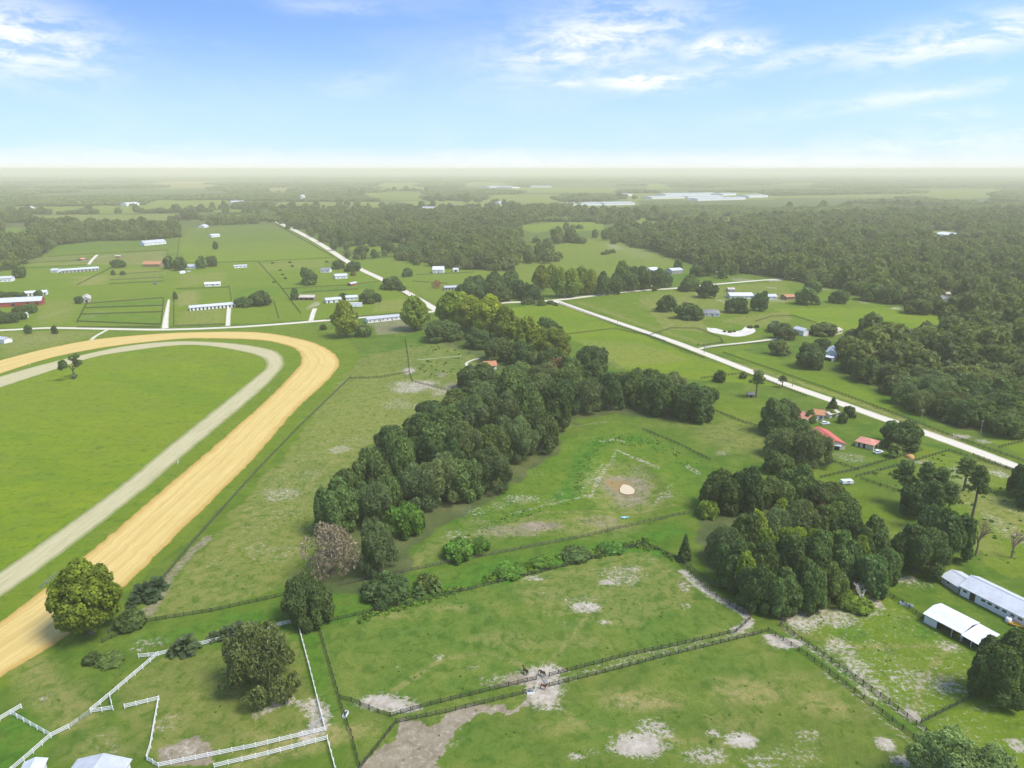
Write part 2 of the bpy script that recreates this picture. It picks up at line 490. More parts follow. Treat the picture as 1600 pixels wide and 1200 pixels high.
line('dry', [(640, 880), (700, 850), (760, 838), (850, 822), (950, 806)], 4, .35)
# lush strip behind the near paddock
poly('lush', [(560, 962), (700, 915), (880, 870), (1005, 845), (1030, 852), (1060, 880), (1000, 858), (880, 885), (720, 925), (560, 972)], 1.0, .8)
poly('lush', [(430, 945), (1060, 818), (1090, 835), (1010, 850), (560, 962), (430, 985), (330, 1000), (160, 1010)], .7)
# near paddock
poly('lush', [(500, 975), (1005, 852), (1110, 930), (1170, 975), (860, 1055), (610, 1120), (535, 1095)], .42)
poly('dry', [(800, 905), (1005, 855), (1100, 930), (1000, 985), (850, 960)], .36)
for b in ((600, 1098, 38, 14, .95), (630, 1106, 30, 10, .8), (684, 1028, 12, 6, .55), (617, 1042, 9, 4, .55), (739, 1042, 10, 5, .5), (656, 1020, 5, 3, .45), (833, 903, 22, 6, .55), (970, 898, 52, 18, .5), (952, 910, 20, 8, .8), (985, 890, 34, 9, .5),
          (915, 948, 26, 10, .72), (905, 940, 44, 14, .4), (945, 972, 14, 6, .6), (1068, 917, 10, 9, .5), (1072, 947, 9, 7, .5), (880, 975, 12, 10, .36), (860, 930, 30, 8, .33), (1010, 875, 30, 8, .33), (1004, 852, 20, 3, .4),
          (730, 945, 30, 6, .25), (780, 1060, 40, 10, .4)): blob('sand', *b)
line('sand', [(1068, 893), (1105, 925), (1130, 940), (1160, 955), (1172, 972), (1150, 985)], 1.6, .72)
for b in ((600, 1096, 22, 9, .5), (815, 1062, 40, 12, .75), (870, 1048, 20, 5, .8), (1068, 915, 12, 9, .5), (960, 892, 50, 12, .3), (790, 1070, 34, 6, .6)): blob('dirt', *b)
for b in ((610, 960, 40, 8, .5), (700, 950, 40, 7, .5), (790, 1000, 60, 14, .45), (900, 1000, 60, 12, .4), (860, 930, 60, 14, .4), (1000, 930, 50, 14, .35)): blob('dry', *b)
# lane
poly('lush', [(610, 1120), (860, 1060), (1150, 990), (1172, 985), (1172, 995), (858, 1073), (619, 1130)], .3)
line('sand', [(640, 1128), (780, 1088)], 1.6, .25); line('sand', [(870, 1063), (985, 1030), (1080, 1008), (1170, 985)], 2.2, .42)
line('sand', [(845, 1058), (852, 1085)], 5, .75); blob('sand', 850, 1085, 24, 7, .95); blob('sand', 866, 1083, 12, 3, 1.0)
line('dry', [(385, 1185), (520, 1145), (580, 1135)], 2.0, .8); line('dry', [(400, 1192), (560, 1148)], 1.5, .6)
# front paddock
poly('sand', [(619, 1132), (700, 1116), (800, 1095), (832, 1092), (812, 1104), (770, 1120), (728, 1136), (700, 1152), (712, 1166), (690, 1186), (675, 1215), (560, 1215)], .36, 1.6)
poly('dirt', [(619, 1132), (700, 1116), (830, 1093), (790, 1112), (700, 1140), (690, 1165), (675, 1215), (560, 1215)], 1.0, 1.6)
for b in ((1000, 1163, 46, 22, .95), (1020, 1140, 34, 22, .62), (990, 1100, 45, 16, .35), (1155, 1157, 27, 13, .95), (1115, 1145, 14, 7, .7), (1105, 1182, 46, 16, .62), (900, 1182, 14, 6, .7), (925, 1175, 16, 8, .4), (1225, 1005, 30, 8, .9),
          (1205, 995, 14, 5, .9), (1385, 1165, 18, 12, .8), (1410, 1190, 26, 14, .75), (1250, 1180, 50, 20, .42), (1260, 1150, 30, 14, .45), (1180, 1190, 40, 12, .5), (1140, 1080, 30, 10, .3), (880, 1090, 10, 3, .4)): blob('sand', *b)
for b in ((1000, 1095, 60, 18, .75), (1170, 1080, 60, 20, .7), (860, 1095, 30, 6, .8), (870, 1140, 40, 14, .4), (1290, 1100, 50, 20, .5), (1150, 1130, 60, 18, .4), (1240, 1060, 50, 16, .35), (950, 1080, 40, 10, .4)): blob('dry', *b)
for b in ((930, 1130, 60, 30, .45), (760, 1160, 60, 30, .4), (1150, 1040, 120, 20, .3)): blob('lush', *b)
# sandy paddock at the right
for b in ((1250, 968, 40, 18, .68), (1290, 962, 44, 22, .6), (1340, 950, 40, 18, .5), (1360, 935, 14, 14, .7), (1315, 1010, 30, 20, .58), (1340, 1040, 34, 20, .58), (1365, 1075, 26, 22, .55), (1425, 1118, 14, 12, .85), (1380, 1030, 60, 40, .36),
          (1425, 1060, 50, 24, .5), (1475, 1070, 34, 14, .55), (1482, 1010, 22, 10, .6), (1460, 1040, 40, 26, .36), (1420, 1100, 40, 20, .42), (1400, 1000, 60, 40, .3), (1540, 1110, 30, 10, .4), (1500, 1140, 50, 30, .32), (1590, 1165, 16, 10, .7),
          (1450, 1150, 10, 10, .6), (1410, 905, 36, 10, .55), (1440, 915, 40, 8, .4), (1370, 990, 20, 20, .2)): blob('sand', *b)
for b in ((1480, 1060, 30, 14, .5), (1270, 985, 20, 10, .4), (1360, 935, 20, 14, .5), (1410, 905, 40, 10, .5), (1310, 1000, 14, 10, .4)): blob('dirt', *b)
for b in ((1330, 990, 26, 14, .6), (1420, 985, 40, 16, .6), (1440, 1000, 30, 12, .4)): blob('lush', *b)
poly('lush', [(1219, 978), (1287, 1025), (1375, 1089), (1462, 1156), (1450, 1168), (1378, 1115), (1296, 1051), (1200, 988)], .45)
line('sand', [(1225, 982), (1290, 1030), (1340, 1065), (1440, 1140)], 1.2, .5); line('sand', [(1290, 1052), (1350, 1098), (1420, 1155)], 1.4, .4)
# right-hand small fields by the road
for b in ((1440, 722, 40, 5, .5), (1510, 735, 40, 10, .55), (1495, 745, 40, 18, .45), (1560, 740, 20, 8, .6), (1560, 820, 26, 30, .45), (1580, 790, 30, 20, .4), (1455, 765, 30, 20, .3), (1330, 715, 30, 9, .45), (1545, 780, 30, 20, .3),
          (1500, 682, 20, 4, .7), (1538, 690, 16, 4, .6), (1120, 870, 16, 8, .4), (1140, 690, 30, 10, .25), (1128, 708, 14, 5, .5), (1360, 645, 24, 3, .3)): blob('sand', *b)
for b in ((1560, 800, 40, 30, .5), (1530, 850, 30, 20, .4), (1420, 850, 40, 30, .35), (1150, 680, 60, 24, .4), (1080, 660, 60, 10, .3), (1560, 730, 30, 10, .4)): blob('dry', *b)
blob('bright', 1360, 800, 40, 60, .5); blob('bright', 1170, 640, 60, 24, .45)
line('dry', [(1150, 568), (1230, 592), (1330, 625), (1420, 660), (1500, 690)], 2.5, .55)
line('dry', [(905, 472), (1000, 506), (1100, 538)], 3, .45)
# lower left
poly('dirt', [(248, 1170), (300, 1150), (335, 1165), (345, 1185), (300, 1195), (250, 1195)], .8, 1)
blob('sand', 290, 1172, 40, 14, .5)
line('sand', [(400, 1118), (440, 1098), (455, 1095), (500, 1110)], 1.4, .6); line('sand', [(488, 1100), (502, 1120), (495, 1140), (480, 1150)], 2.2, .7); line('sand', [(424, 1085), (455, 1096)], 1.8, .6)
for b in ((260, 1130, 30, 14, .4), (150, 1160, 40, 20, .28), (180, 1170, 16, 10, .4), (235, 1005, 40, 8, .45), (215, 1015, 20, 6, .5), (70, 1092, 10, 10, .5), (470, 1110, 10, 6, .4), (245, 1062, 10, 5, .4)): blob('sand', *b)
for b in ((280, 1120, 40, 20, .5), (430, 1150, 60, 14, .5), (160, 1165, 60, 20, .4), (90, 1080, 50, 20, .35), (330, 1040, 60, 20, .3)): blob('dry', *b)
poly('lush', [(0, 1130), (30, 1110), (80, 1155), (40, 1190), (-60, 1230), (-80, 1160)], .7)
poly('lush', [(460, 985), (500, 978), (545, 1140), (515, 1145)], .6)
line('dry', [(40, 1040), (90, 1090), (120, 1125)], 4, .5)
# upper left paddocks, worn ground
for pl, a, v in (([(137, 476), (255, 468), (254, 478), (134, 483)], 'lush', .6), ([(130, 492), (253, 488), (252, 507), (123, 503)], 'lush', .45), ([(176, 432), (256, 426), (256, 434), (174, 438)], 'lush', .6), ([(80, 385), (275, 375), (275, 384), (78, 394)], 'lush', .5), ([(358, 450), (430, 446), (440, 470), (362, 470)], 'lush', .35),
                 ([(400, 412), (520, 405), (500, 418), (410, 424)], 'dry', .35), ([(440, 454), (595, 442), (600, 448), (446, 462)], 'lush', .55), ([(590, 470), (660, 465), (650, 485), (580, 488)], 'dry', .45), ([(285, 485), (350, 482), (350, 507), (275, 510)], 'dry', .4), ([(280, 430), (350, 424), (352, 440), (280, 448)], 'dry', .35), ([(60, 470), (120, 468), (110, 505), (60, 508)], 'dry', .3),
                 ([(300, 362), (420, 356), (470, 378), (300, 384)], 'lush', .28), ([(1000, 470), (1080, 462), (1110, 520), (1040, 515)], 'dry', .45), ([(1120, 500), (1230, 485), (1240, 500), (1180, 512)], 'dry', .4), ([(860, 480), (930, 500), (900, 515), (800, 500)], 'lush', .3), ([(900, 530), (1000, 535), (1080, 562), (960, 575)], 'dry', .3)): poly(a, pl, v)
for pl, a, v in (([(150, 400), (262, 392), (262, 412), (150, 414)], 'dry', .6), ([(118, 432), (170, 430), (160, 445), (120, 446)], 'dry', .7), ([(278, 456), (308, 455), (308, 476), (276, 477)], 'dry', .7), ([(0, 520), (160, 518), (140, 528), (40, 550), (0, 560)], 'dry', .45),
                 ([(40, 404), (140, 398), (150, 412), (38, 416)], 'dry', .4), ([(175, 420), (258, 420), (256, 436), (172, 440)], 'dry', .35)): poly(a, pl, v)
for b in ((60, 530, 40, 8, .35), (85, 490, 14, 10, .4), (90, 476, 8, 5, .35), (145, 405, 10, 10, .5), (250, 405, 14, 8, .4), (155, 488, 20, 4, .4), (140, 495, 16, 4, .4), (490, 477, 8, 6, .6), (1000, 395, 40, 14, .4), (960, 385, 18, 8, .5),
          (1130, 470, 12, 3, .5), (1210, 438, 14, 2, .8), (1206, 450, 10, 2, .6), (1210, 470, 30, 3, .5), (1290, 452, 14, 2, .5), (1350, 472, 8, 3, .6), (1400, 482, 10, 2, .7), (1255, 522, 10, 6, .6), (1160, 437, 20, 4, .5), (1180, 428, 20, 4, .4), (1095, 460, 14, 4, .4)): blob('sand', *b)
poly('dirt', [(575, 500), (640, 496), (645, 520), (590, 524)], .55)
poly('dry', [(1000, 460), (1100, 450), (1230, 440), (1240, 470), (1100, 500), (1000, 480)], .3)
for pts, br, dr in FAR_FIELDS:
    poly('field', pts, 1.0, 0)
    if br: poly('bright', pts, br, 0)
    if dr: poly('dry', pts, dr, 0)
for k in WOODS: poly('floor', WOODS[k], 1.0, 3)
GROVE = [(500, 860), (520, 790), (600, 690), (655, 650), (720, 600), (790, 585), (880, 590), (960, 610), (1110, 640), (1100, 655), (960, 648), (905, 652), (870, 705), (780, 772), (660, 838), (640, 905), (560, 940), (480, 915)]
poly('floor', GROVE, .8, 2)
poly('floor', [(1095, 800), (1200, 760), (1320, 790), (1395, 880), (1380, 925), (1260, 955), (1180, 945), (1110, 900)], .85, 2)
poly('floor', [(1190, 640), (1240, 640), (1295, 700), (1290, 730), (1215, 730)], .7, 2)
poly('floor', [(655, 520), (760, 520), (880, 560), (960, 590), (800, 590), (745, 560)], .6, 2)

# ---- the sheet: fine cells near, growing towards the horizon
def axis(fine0, fine1, step, lo, hi, g):
    a = list(np.arange(fine0, fine1 + 1e-6, step))
    s = step
    while a[-1] < hi: s *= g; a.append(a[-1] + s)
    s = step; b = []
    x = fine0
    while x > lo: s *= g; x -= s; b.append(x)
    return np.array(b[::-1] + a)

gx = axis(-190, 250, 0.85, -30000, 30000, 1.035)
gy = axis(100, 420, 0.85, -900, 30000, 1.022)
X, Y = np.meshgrid(gx, gy)
xs, ys = X.ravel(), Y.ravel()
N = xs.size
A = {k: np.zeros(N, np.float32) for k in ('bright', 'lush', 'dry', 'sand', 'dirt', 'mud', 'floor', 'field')}
w1, w2 = fbm(xs, ys, 9, 3) - .5, fbm(xs, ys, 9, 41) - .5
nb = fbm(xs, ys, 6, 77)
for kind, at, geo, val, wp in LAYERS:
    arr = A[at]
    if kind == 'poly':
        p = np.array(geo); m = 3 * wp + 2
        s = np.where((xs > p[:, 0].min() - m) & (xs < p[:, 0].max() + m) & (ys > p[:, 1].min() - m) & (ys < p[:, 1].max() + m))[0]
        ins = inpoly(xs[s] + w1[s] * 6 * wp, ys[s] + w2[s] * 6 * wp, geo)
        s = s[ins]; arr[s] = np.maximum(arr[s], val)
    elif kind == 'blob':
        cx, cy, rx, ry = geo
        s = np.where((abs(xs - cx) < rx * 2.2) & (abs(ys - cy) < ry * 2.2))[0]
        d = np.hypot((xs[s] - cx) / rx, (ys[s] - cy) / ry) + (nb[s] - .5) * .9
        arr[s] = np.maximum(arr[s], val * np.clip(1.5 - d, 0, 1) ** 1.0)
    else:
        g = np.array(geo); m = wp * 2.5
        s = np.where((xs > g[:, 0].min() - m) & (xs < g[:, 0].max() + m) & (ys > g[:, 1].min() - m) & (ys < g[:, 1].max() + m))[0]
        best = np.full(s.size, 1e9)
        for a, b in zip(g[:-1], g[1:]):
            ab = b - a; t = np.clip(((xs[s] - a[0]) * ab[0] + (ys[s] - a[1]) * ab[1]) / (ab @ ab), 0, 1)
            best = np.minimum(best, np.hypot(xs[s] - a[0] - t * ab[0], ys[s] - a[1] - t * ab[1]))
        d = best / wp + (nb[s] - .5) * 1.0
        arr[s] = np.maximum(arr[s], val * np.clip(1.6 - d, 0, 1))
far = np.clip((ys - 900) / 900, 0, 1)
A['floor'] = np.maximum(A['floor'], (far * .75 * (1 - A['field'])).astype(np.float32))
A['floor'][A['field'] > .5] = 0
# relief: the dry pond's basin and a faint unevenness
pc = P(978, 762); PCX, PCY = pc.x, pc.y
PRX, PRY = (P(1040, 762) - pc).length, (P(978, 712) - pc).length
def basin(x, y):
    d = np.hypot((x - PCX) / PRX, (y - PCY) / PRY)
    return -1.9 * np.clip(1 - d * d, 0, 1) + 0.35 * np.exp(-((d - 1.12) / .16) ** 2)
Z = basin(xs, ys)
verts = np.stack([xs, ys, Z], 1).astype(np.float32)
nx, ny = gx.size, gy.size
i = (np.arange(ny - 1)[:, None] * nx + np.arange(nx - 1)[None, :]).ravel()
quads = np.stack([i, i + 1, i + nx + 1, i + nx], 1).astype(np.int32)


def np_mesh(name, verts, quads, attrs=None, mat=None, smooth=False):
    me = bpy.data.meshes.new(name)
    nq = len(quads)
    me.vertices.add(len(verts)); me.vertices.foreach_set('co', np.ascontiguousarray(verts, np.float32).ravel())
    me.loops.add(nq * 4); me.loops.foreach_set('vertex_index', np.ascontiguousarray(quads, np.int32).ravel())
    me.polygons.add(nq); me.polygons.foreach_set('loop_start', np.arange(0, nq * 4, 4, dtype=np.int32))
    if smooth: me.polygons.foreach_set('use_smooth', np.ones(nq, bool))
    for k, v in (attrs or {}).items():
        a = me.attributes.new(k, 'FLOAT', 'POINT'); a.data.foreach_set('value', np.ascontiguousarray(v, np.float32))
    if mat: me.materials.append(mat)
    me.update(calc_edges=True)
    return me


# ---- grass, sand and earth
def ground_material():
    t = NT('pasture')
    big = t.noise(0.018, 4, .6); mid = t.noise(0.09, 5, .65); patch = t.noise(.32, 4, .7, dist=.6); fine = t.noise(0.85, 5, .72); tiny = t.noise(2.4, 3, .75)
    streak = t.noise(0.22, 5, .7, stretch=(0.35, 1.0, 1))
    c = t.mix(t.rng(mid, .38, .62), (.050, .110, .008, 1), (.100, .160, .014, 1))
    c = t.mix(t.rng(big, .38, .62, 0, .45), c, (.130, .150, .022, 1))
    br = t.mix(t.rng(streak, .38, .62), (.150, .215, .004, 1), (.205, .262, .007, 1))
    br = t.mix(t.rng(mid, .42, .62, 0, .55), br, (.122, .195, .004, 1))
    br = t.mix(t.math('MULTIPLY', t.rng(t.noise(.05, 5, .7, stretch=(.5, 1, 1), dist=.8), .50, .66, 0, .5), t.rng(fine, .35, .6)), br, (.140, .150, .022, 1))
    wide = t.noise(.014, 5, .68, stretch=(.6, 1.3, 1), dist=1.0)
    br = t.mix(t.rng(wide, .46, .62, 0, .55), br, (.165, .195, .014, 1))
    br = t.mix(t.rng(wide, .40, .50, .45, 0), br, (.092, .172, .006, 1))
    c = t.mix(t.math('MULTIPLY', t.attr('bright'), t.rng(big, .3, .65, 1.0, .75), True), c, br)
    lu = t.mix(t.rng(patch, .38, .62), (.034, .112, .007, 1), (.072, .175, .014, 1))
    c = t.mix(t.math('MULTIPLY', t.attr('lush'), t.rng(mid, .36, .6, 1.2, .5), True), c, lu)
    # clumps: rank dark tufts and thin yellowed grass
    c = t.mix(t.rng(patch, .32, .48, .52, 0), c, (.036, .080, .009, 1))
    dryf = t.math('ADD', t.attr('dry'), t.rng(mid, .52, .70, 0, .18))
    dryf = t.math('MULTIPLY', dryf, t.rng(patch, .38, .60, .2, 1.35), True)
    c = t.mix(dryf, c, (.265, .225, .080, 1))
    # grain of the sward
    c = t.mix(t.rng(tiny, .42, .64, .0, .48), c, (.050, .085, .018, 1))
    c = t.mix(t.rng(fine, .52, .70, 0, .22), c, (.200, .215, .040, 1))
    # bare earth
    df = t.math('ADD', t.math('MULTIPLY', t.attr('dirt'), 1.3), t.math('MULTIPLY', t.math('SUBTRACT', fine, .5), 2.0))
    c = t.mix(t.rng(df, .5, .9, 0, .9), c, t.mix(t.rng(patch, .35, .65), (.180, .145, .098, 1), (.280, .230, .168, 1)))
    mu = t.math('ADD', t.attr('mud'), t.math('MULTIPLY', t.math('SUBTRACT', fine, .5), .9))
    c = t.mix(t.rng(mu, .35, .75, 0, .9), c, (.245, .165, .070, 1))
    # pale sand showing through
    sf = t.math('MULTIPLY', t.attr('sand'), 1.34)
    sf = t.math('ADD', sf, t.math('MULTIPLY', t.math('SUBTRACT', fine, .5), 2.5))
    sf = t.math('ADD', sf, t.math('MULTIPLY', t.math('SUBTRACT', tiny, .5), 1.3))
    sand = t.mix(t.rng(patch, .35, .65), (.310, .262, .208, 1), (.460, .412, .350, 1))
    sand = t.mix(t.rng(tiny, .50, .70, 0, .5), sand, (.24, .20, .145, 1))
    c = t.mix(t.rng(sf, .58, 1.0, 0, .93), c, sand)
    # leaf litter under the trees
    fl = t.mix(t.rng(mid, .36, .64), (.052, .066, .026, 1), (.098, .098, .045, 1))
    c = t.mix(t.math('MULTIPLY', t.attr('floor'), .9, True), c, fl)
    h = t.math('ADD', t.math('MULTIPLY', fine, .7), t.math('MULTIPLY', tiny, .35))
    return t.done(t.bsdf(c, .95, 0, .05, t.bump(h, .6, .5)))


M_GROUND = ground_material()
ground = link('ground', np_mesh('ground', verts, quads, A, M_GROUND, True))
tag(ground, 'flat pasture land with worn sandy patches', 'ground', kind='structure')

# ---- strips: tracks and roads
def strip(name, left, right, mat, z, label, cat, across=8, step=1.2, rag=.35):
    n = int(max(catmull(left, step).shape[0], catmull(right, step).shape[0]))
    a, _ = resample(catmull(left, step), n); b, ln = resample(catmull(right, step), n)
    ja = (fbm(a[:, 0], a[:, 1], 3.0, 5) - .5) * 2 * rag; jb = (fbm(b[:, 0], b[:, 1], 3.0, 9) - .5) * 2 * rag
    d = (b - a); w = np.linalg.norm(d, axis=1)[:, None]; d = d / w
    a = a + d * ja[:, None]; b = b + d * jb[:, None]
    w = np.linalg.norm(b - a, axis=1)
    V, ed, al, ac = [], [], [], []
    for k in range(across + 1):
        f = k / across
        q = a * (1 - f) + b * f
        V.append(np.concatenate([q, np.full((n, 1), z)], 1)); ed.append(np.minimum(f, 1 - f) * w); ac.append((f - .5) * w); al.append(np.linspace(0, ln, n))
    V = np.concatenate(V); m = across + 1
    i = (np.arange(across)[:, None] * n + np.arange(n - 1)[None, :]).ravel()
    q = np.stack([i, i + n, i + n + 1, i + 1], 1)
    me = np_mesh(name, V, q[:, ::-1], {'edge': np.concatenate(ed), 'along': np.concatenate(al), 'across': np.concatenate(ac)}, mat)
    o = link(name, me)
    # faces up
    if me.polygons[0].normal.z < 0: me.flip_normals()
    return tag(o, label, cat, kind='structure')


def strip_line(name, pts, width, mat, z, label, cat, across=6, step=1.5, rag=.25, world=False):
    c = catmull(pts if world else G(pts), step)
    t = np.gradient(c, axis=0); t /= np.linalg.norm(t, axis=1)[:, None]
    nrm = np.stack([-t[:, 1], t[:, 0]], 1)
    wd = np.interp(np.linspace(0, 1, len(c)), np.linspace(0, 1, len(width)), width) if isinstance(width, (list, tuple)) else np.full(len(c), width)
    return strip(name, [tuple(p) for p in c + nrm * wd[:, None] / 2], [tuple(p) for p in c - nrm * wd[:, None] / 2], mat, z, label, cat, across, step, rag)


def strip_material(name, core, core2, edge, ew, specks, rut=None, grass=0.0, bands=0.0):
    t = NT(name)
    al, ac = t.attr('along'), t.attr('across')
    cv = t.new('CombineXYZ'); t.l.new(t.math('MULTIPLY', al, .05), cv.inputs[0]); t.l.new(ac, cv.inputs[1])
    lines = t.noise(1.1, 4, .65, vec=cv.outputs[0]); fine = t.noise(1.1, 5, .7); mid = t.noise(.09, 4, .6); tiny = t.noise(3.2, 3, .7)
    lines2 = t.noise(4.2, 3, .7, vec=cv.outputs[0])
    c = t.mix(t.rng(lines, .35, .65), core, core2)
    c = t.mix(t.rng(lines2, .45, .68, 0, .45), c, core2)
    c = t.mix(t.rng(mid, .4, .7, 0, .45), c, core2)
    if bands:
        bv = t.new('CombineXYZ'); t.l.new(t.math('MULTIPLY', al, .006), bv.inputs[0]); t.l.new(ac, bv.inputs[1])
        bn = t.noise(.34, 3, .6, vec=bv.outputs[0])
        c = t.mix(t.rng(bn, .46, .62, 0, bands), c, tuple(x * .82 for x in core2[:3]) + (1,))
    e = t.math('ADD', t.attr('edge'), t.math('MULTIPLY', t.math('SUBTRACT', fine, .5), ew * .9))
    c = t.mix(t.rng(e, 0, ew, .85, 0), c, edge)
    tuft = t.math('ADD', t.attr('edge'), t.math('MULTIPLY', t.math('SUBTRACT', tiny, .5), 3.0))
    c = t.mix(t.rng(tuft, .1, .5, .9, 0), c, (.12, .165, .035, 1))
    if specks: c = t.mix(t.rng(tiny, .60, .72, 0, specks), c, tuple(x * .42 for x in core2[:3]) + (1,))
    if rut is not None:
        r = t.math('ABSOLUTE', t.math('SUBTRACT', t.math('ABSOLUTE', ac), rut))
        c = t.mix(t.math('MULTIPLY', t.rng(r, 0, .7, .35, 0), t.rng(fine, .3, .6)), c, tuple(min(1, x * 1.15) for x in core[:3]) + (1,))
    if grass: 
        g = t.math('MULTIPLY', t.rng(lines, .5, .75), t.rng(fine, .35, .65, 0, grass))
        c = t.mix(g, c, (.16, .19, .06, 1))
        c = t.mix(t.rng(e, 0, ew, .8, 0), c, (.13, .17, .045, 1))
    return t.done(t.bsdf(c, .95, 0, .05, t.bump(fine, .35, .12)))


M_ORANGE = strip_material('orange_sand', (.57, .435, .18, 1), (.47, .34, .115, 1), (.36, .215, .045, 1), 3.6, .9, None, .0, .5)
M_GRAVEL = strip_material('gravel_track_sand', (.43, .385, .235, 1), (.36, .325, .18, 1), (.25, .25, .085, 1), 2.8, .25, None, .7)
M_ROAD = strip_material('pale_limerock', (.58, .535, .45, 1), (.48, .435, .345, 1), (.33, .30, .18, 1), 1.6, .3, 1.3, .0)
M_DRIVE = strip_material('driveway_sand', (.60, .56, .48, 1), (.50, .46, .37, 1), (.24, .24, .10, 1), 1.0, .1, None, .35)

strip('race_track', G(ORANGE_IN), G(ORANGE_OUT), M_ORANGE, .035, 'wide orange sand horse training track curving round the green infield', 'race track', 14, .8, .8)
strip('gravel_track', G(GRAVEL_OUT), G(GRAVEL_IN), M_GRAVEL, .03, 'pale narrow inner track running inside the orange sand track', 'track', 10, 1.2, .5)

RW = [(868, 470), (915, 487), (962, 503), (1050, 533), (1100, 552), (1200, 590.5), (1300, 625.5), (1392, 658), (1445, 676), (1525, 705), (1595, 732), (1700, 772)]
road1 = strip_line('limerock_road', RW, 8.2, M_ROAD, .035, 'wide white limerock road running past the pastures to the right', 'road')
strip_line('limerock_road', [(-120, 519), (0, 516), (75, 512.5), (150, 513.5), (250, 515), (350, 512), (430, 507), (540, 498), (690, 485.5), (775, 474), (868, 469), (975, 456), (1060, 450), (1120, 444), (1195, 437.5), (1260, 434)], [7, 7, 7, 7.5, 8, 8, 8, 7, 6], M_ROAD, .03, 'straight pale sand road bordering the pastures behind the track', 'road')
strip_line('limerock_road', [(683, 485), (675, 480), (632, 455), (592, 434), (562, 420), (542, 408), (500, 381), (465, 362), (429, 345)], [9, 9, 10, 11, 12, 12, 13], M_ROAD, .025, 'white road climbing straight away between fields towards the far woods', 'road')
strip_line('driveway', [(264, 468), (262, 480), (259, 500), (258, 513)], [3, 4, 5, 6], M_DRIVE, .02, 'white sandy driveway beside the dark fenced paddock rows', 'driveway', 4)
strip_line('driveway', [(358, 480), (357, 492), (356, 509)], 4.5, M_DRIVE, .02, 'short sandy driveway leading to the long white stable', 'driveway', 4)
strip_line('driveway', [(492, 482), (489, 490), (486, 501)], 5, M_DRIVE, .02, 'short sandy driveway by the open shed and white trailers', 'driveway', 4)
strip_line('driveway', [(1092, 545), (1120, 540), (1160, 536), (1200, 531), (1235, 527)], 4.5, M_DRIVE, .02, 'narrow sand drive from the road towards the house among oaks', 'driveway', 4)
strip_line('driveway', [(748, 560), (737, 563), (729, 568), (733, 576)], 3, M_DRIVE, .02, 'short curving white path by the house under the oaks', 'path', 4)
strip_line('driveway', [(652, 562), (680, 560), (722, 556)], 1.8, M_DRIVE, .02, 'thin pale track along the paddock north of the grove', 'path', 4)
strip_line('driveway', [(1020, 448), (1012, 436), (1022, 430), (1045, 428)], 4, M_DRIVE, .02, 'short drive leading to the houses beyond the side road', 'driveway', 4)
strip_line('driveway', [(168, 515), (150, 525), (140, 533)], 3.5, M_DRIVE, .02, 'faint worn link between road and orange track', 'path', 4)
strip_line('driveway', [(152, 398), (144, 406), (138, 414)], 5, M_DRIVE, .02, 'pale farm lane up to the far stable rows', 'path', 4)

# ---- the white sand hollow in the far pasture
def sheet(name, px_poly, mat, z, label, cat, n=64, rag=.8):
    pl = catmull(G(px_poly + [px_poly[0]]), 1.0)[:-1]
    c = pl.mean(0)
    r = 1 + (fbm(pl[:, 0], pl[:, 1], 3, 21) - .5) * .08 * rag
    pl = c + (pl - c) * r[:, None]
    import bmesh
    bm = bmesh.new()
    vs = [bm.verts.new((p[0], p[1], z)) for p in pl]
    f = bm.faces.new(vs)
    f.normal_update()
    if f.normal.z < 0: f.normal_flip()
    bmesh.ops.triangulate(bm, faces=[f])
    me = bpy.data.meshes.new(name); bm.to_mesh(me); bm.free()
    me.materials.append(mat)
    return tag(link(name, me), label, cat, kind='structure')

M_SAND = plain('white_sand', (.52, .485, .42), .95, 0, .2, .2)
sheet('sand_hollow', [(1104, 512), (1108, 518), (1125, 522), (1150, 526), (1170, 523), (1181, 517), (1173, 511), (1164, 511), (1158, 516), (1143, 518), (1130, 516), (1118, 513)], M_SAND, .03, 'bright white crescent of bare sand in the pasture', 'sand')
tw = NT('muddy_water')
M_WATER = tw.done(tw.bsdf((.52, .42, .25, 1), .3, 0, .5))
M_MUD = plain('orange_mud', (.30, .19, .075), .7, 0, .3, .8)
zc = float(basin(np.array([PCX]), np.array([PCY]))[0])
sheet('pond_water', [(968, 757), (974, 751), (985, 754), (992, 760), (990, 766), (978, 767), (970, 763)], M_WATER, zc + .325, 'small pool of pale muddy water left in the dry pond', 'water', rag=5)

# ================================================================== TREES
def leaf_material(name, base, use_obj=True, rnd=False, transl=.42):
    t = NT(name)
    tone = t.attr('tone')
    c = t.mix(tone, tuple(x * .55 for x in base) + (1,), tuple(x * 1.45 for x in base) + (1,))
    oi = t.new('ObjectInfo')
    if use_obj: c = t.mix(1.0, c, oi.outputs['Color'], 'MULTIPLY')
    if rnd:
        r = oi.outputs['Random']
        tint = t.mix(r, (.58, .68, .62, 1), (1.30, 1.28, 1.0, 1))
        c = t.mix(1.0, c, tint, 'MULTIPLY')
        n = t.noise(.010, 3, .65)
        c = t.mix(t.rng(n, .46, .62, 0, .45), c, (base[0] * 1.25, base[1] * 1.35, base[2] * .9, 1))
        n = t.noise(.03, 2, .6)
        c = t.mix(t.rng(n, .50, .66, 0, .5), c, (base[0] * 1.15, base[1] * 1.12, base[2] * 1.35, 1))
    b = t.bsdf(c, .62, 0, .22)
    tr = t.new('BsdfTranslucent'); t.put(t.mix(1.0, c, (1.3, 1.35, .6, 1), 'MULTIPLY'), tr.inputs[0])
    ms = t.new('MixShader'); ms.inputs[0].default_value = transl
    t.l.new(b, ms.inputs[1]); t.l.new(tr.outputs[0], ms.inputs[2])
    return t.done(ms.outputs[0])


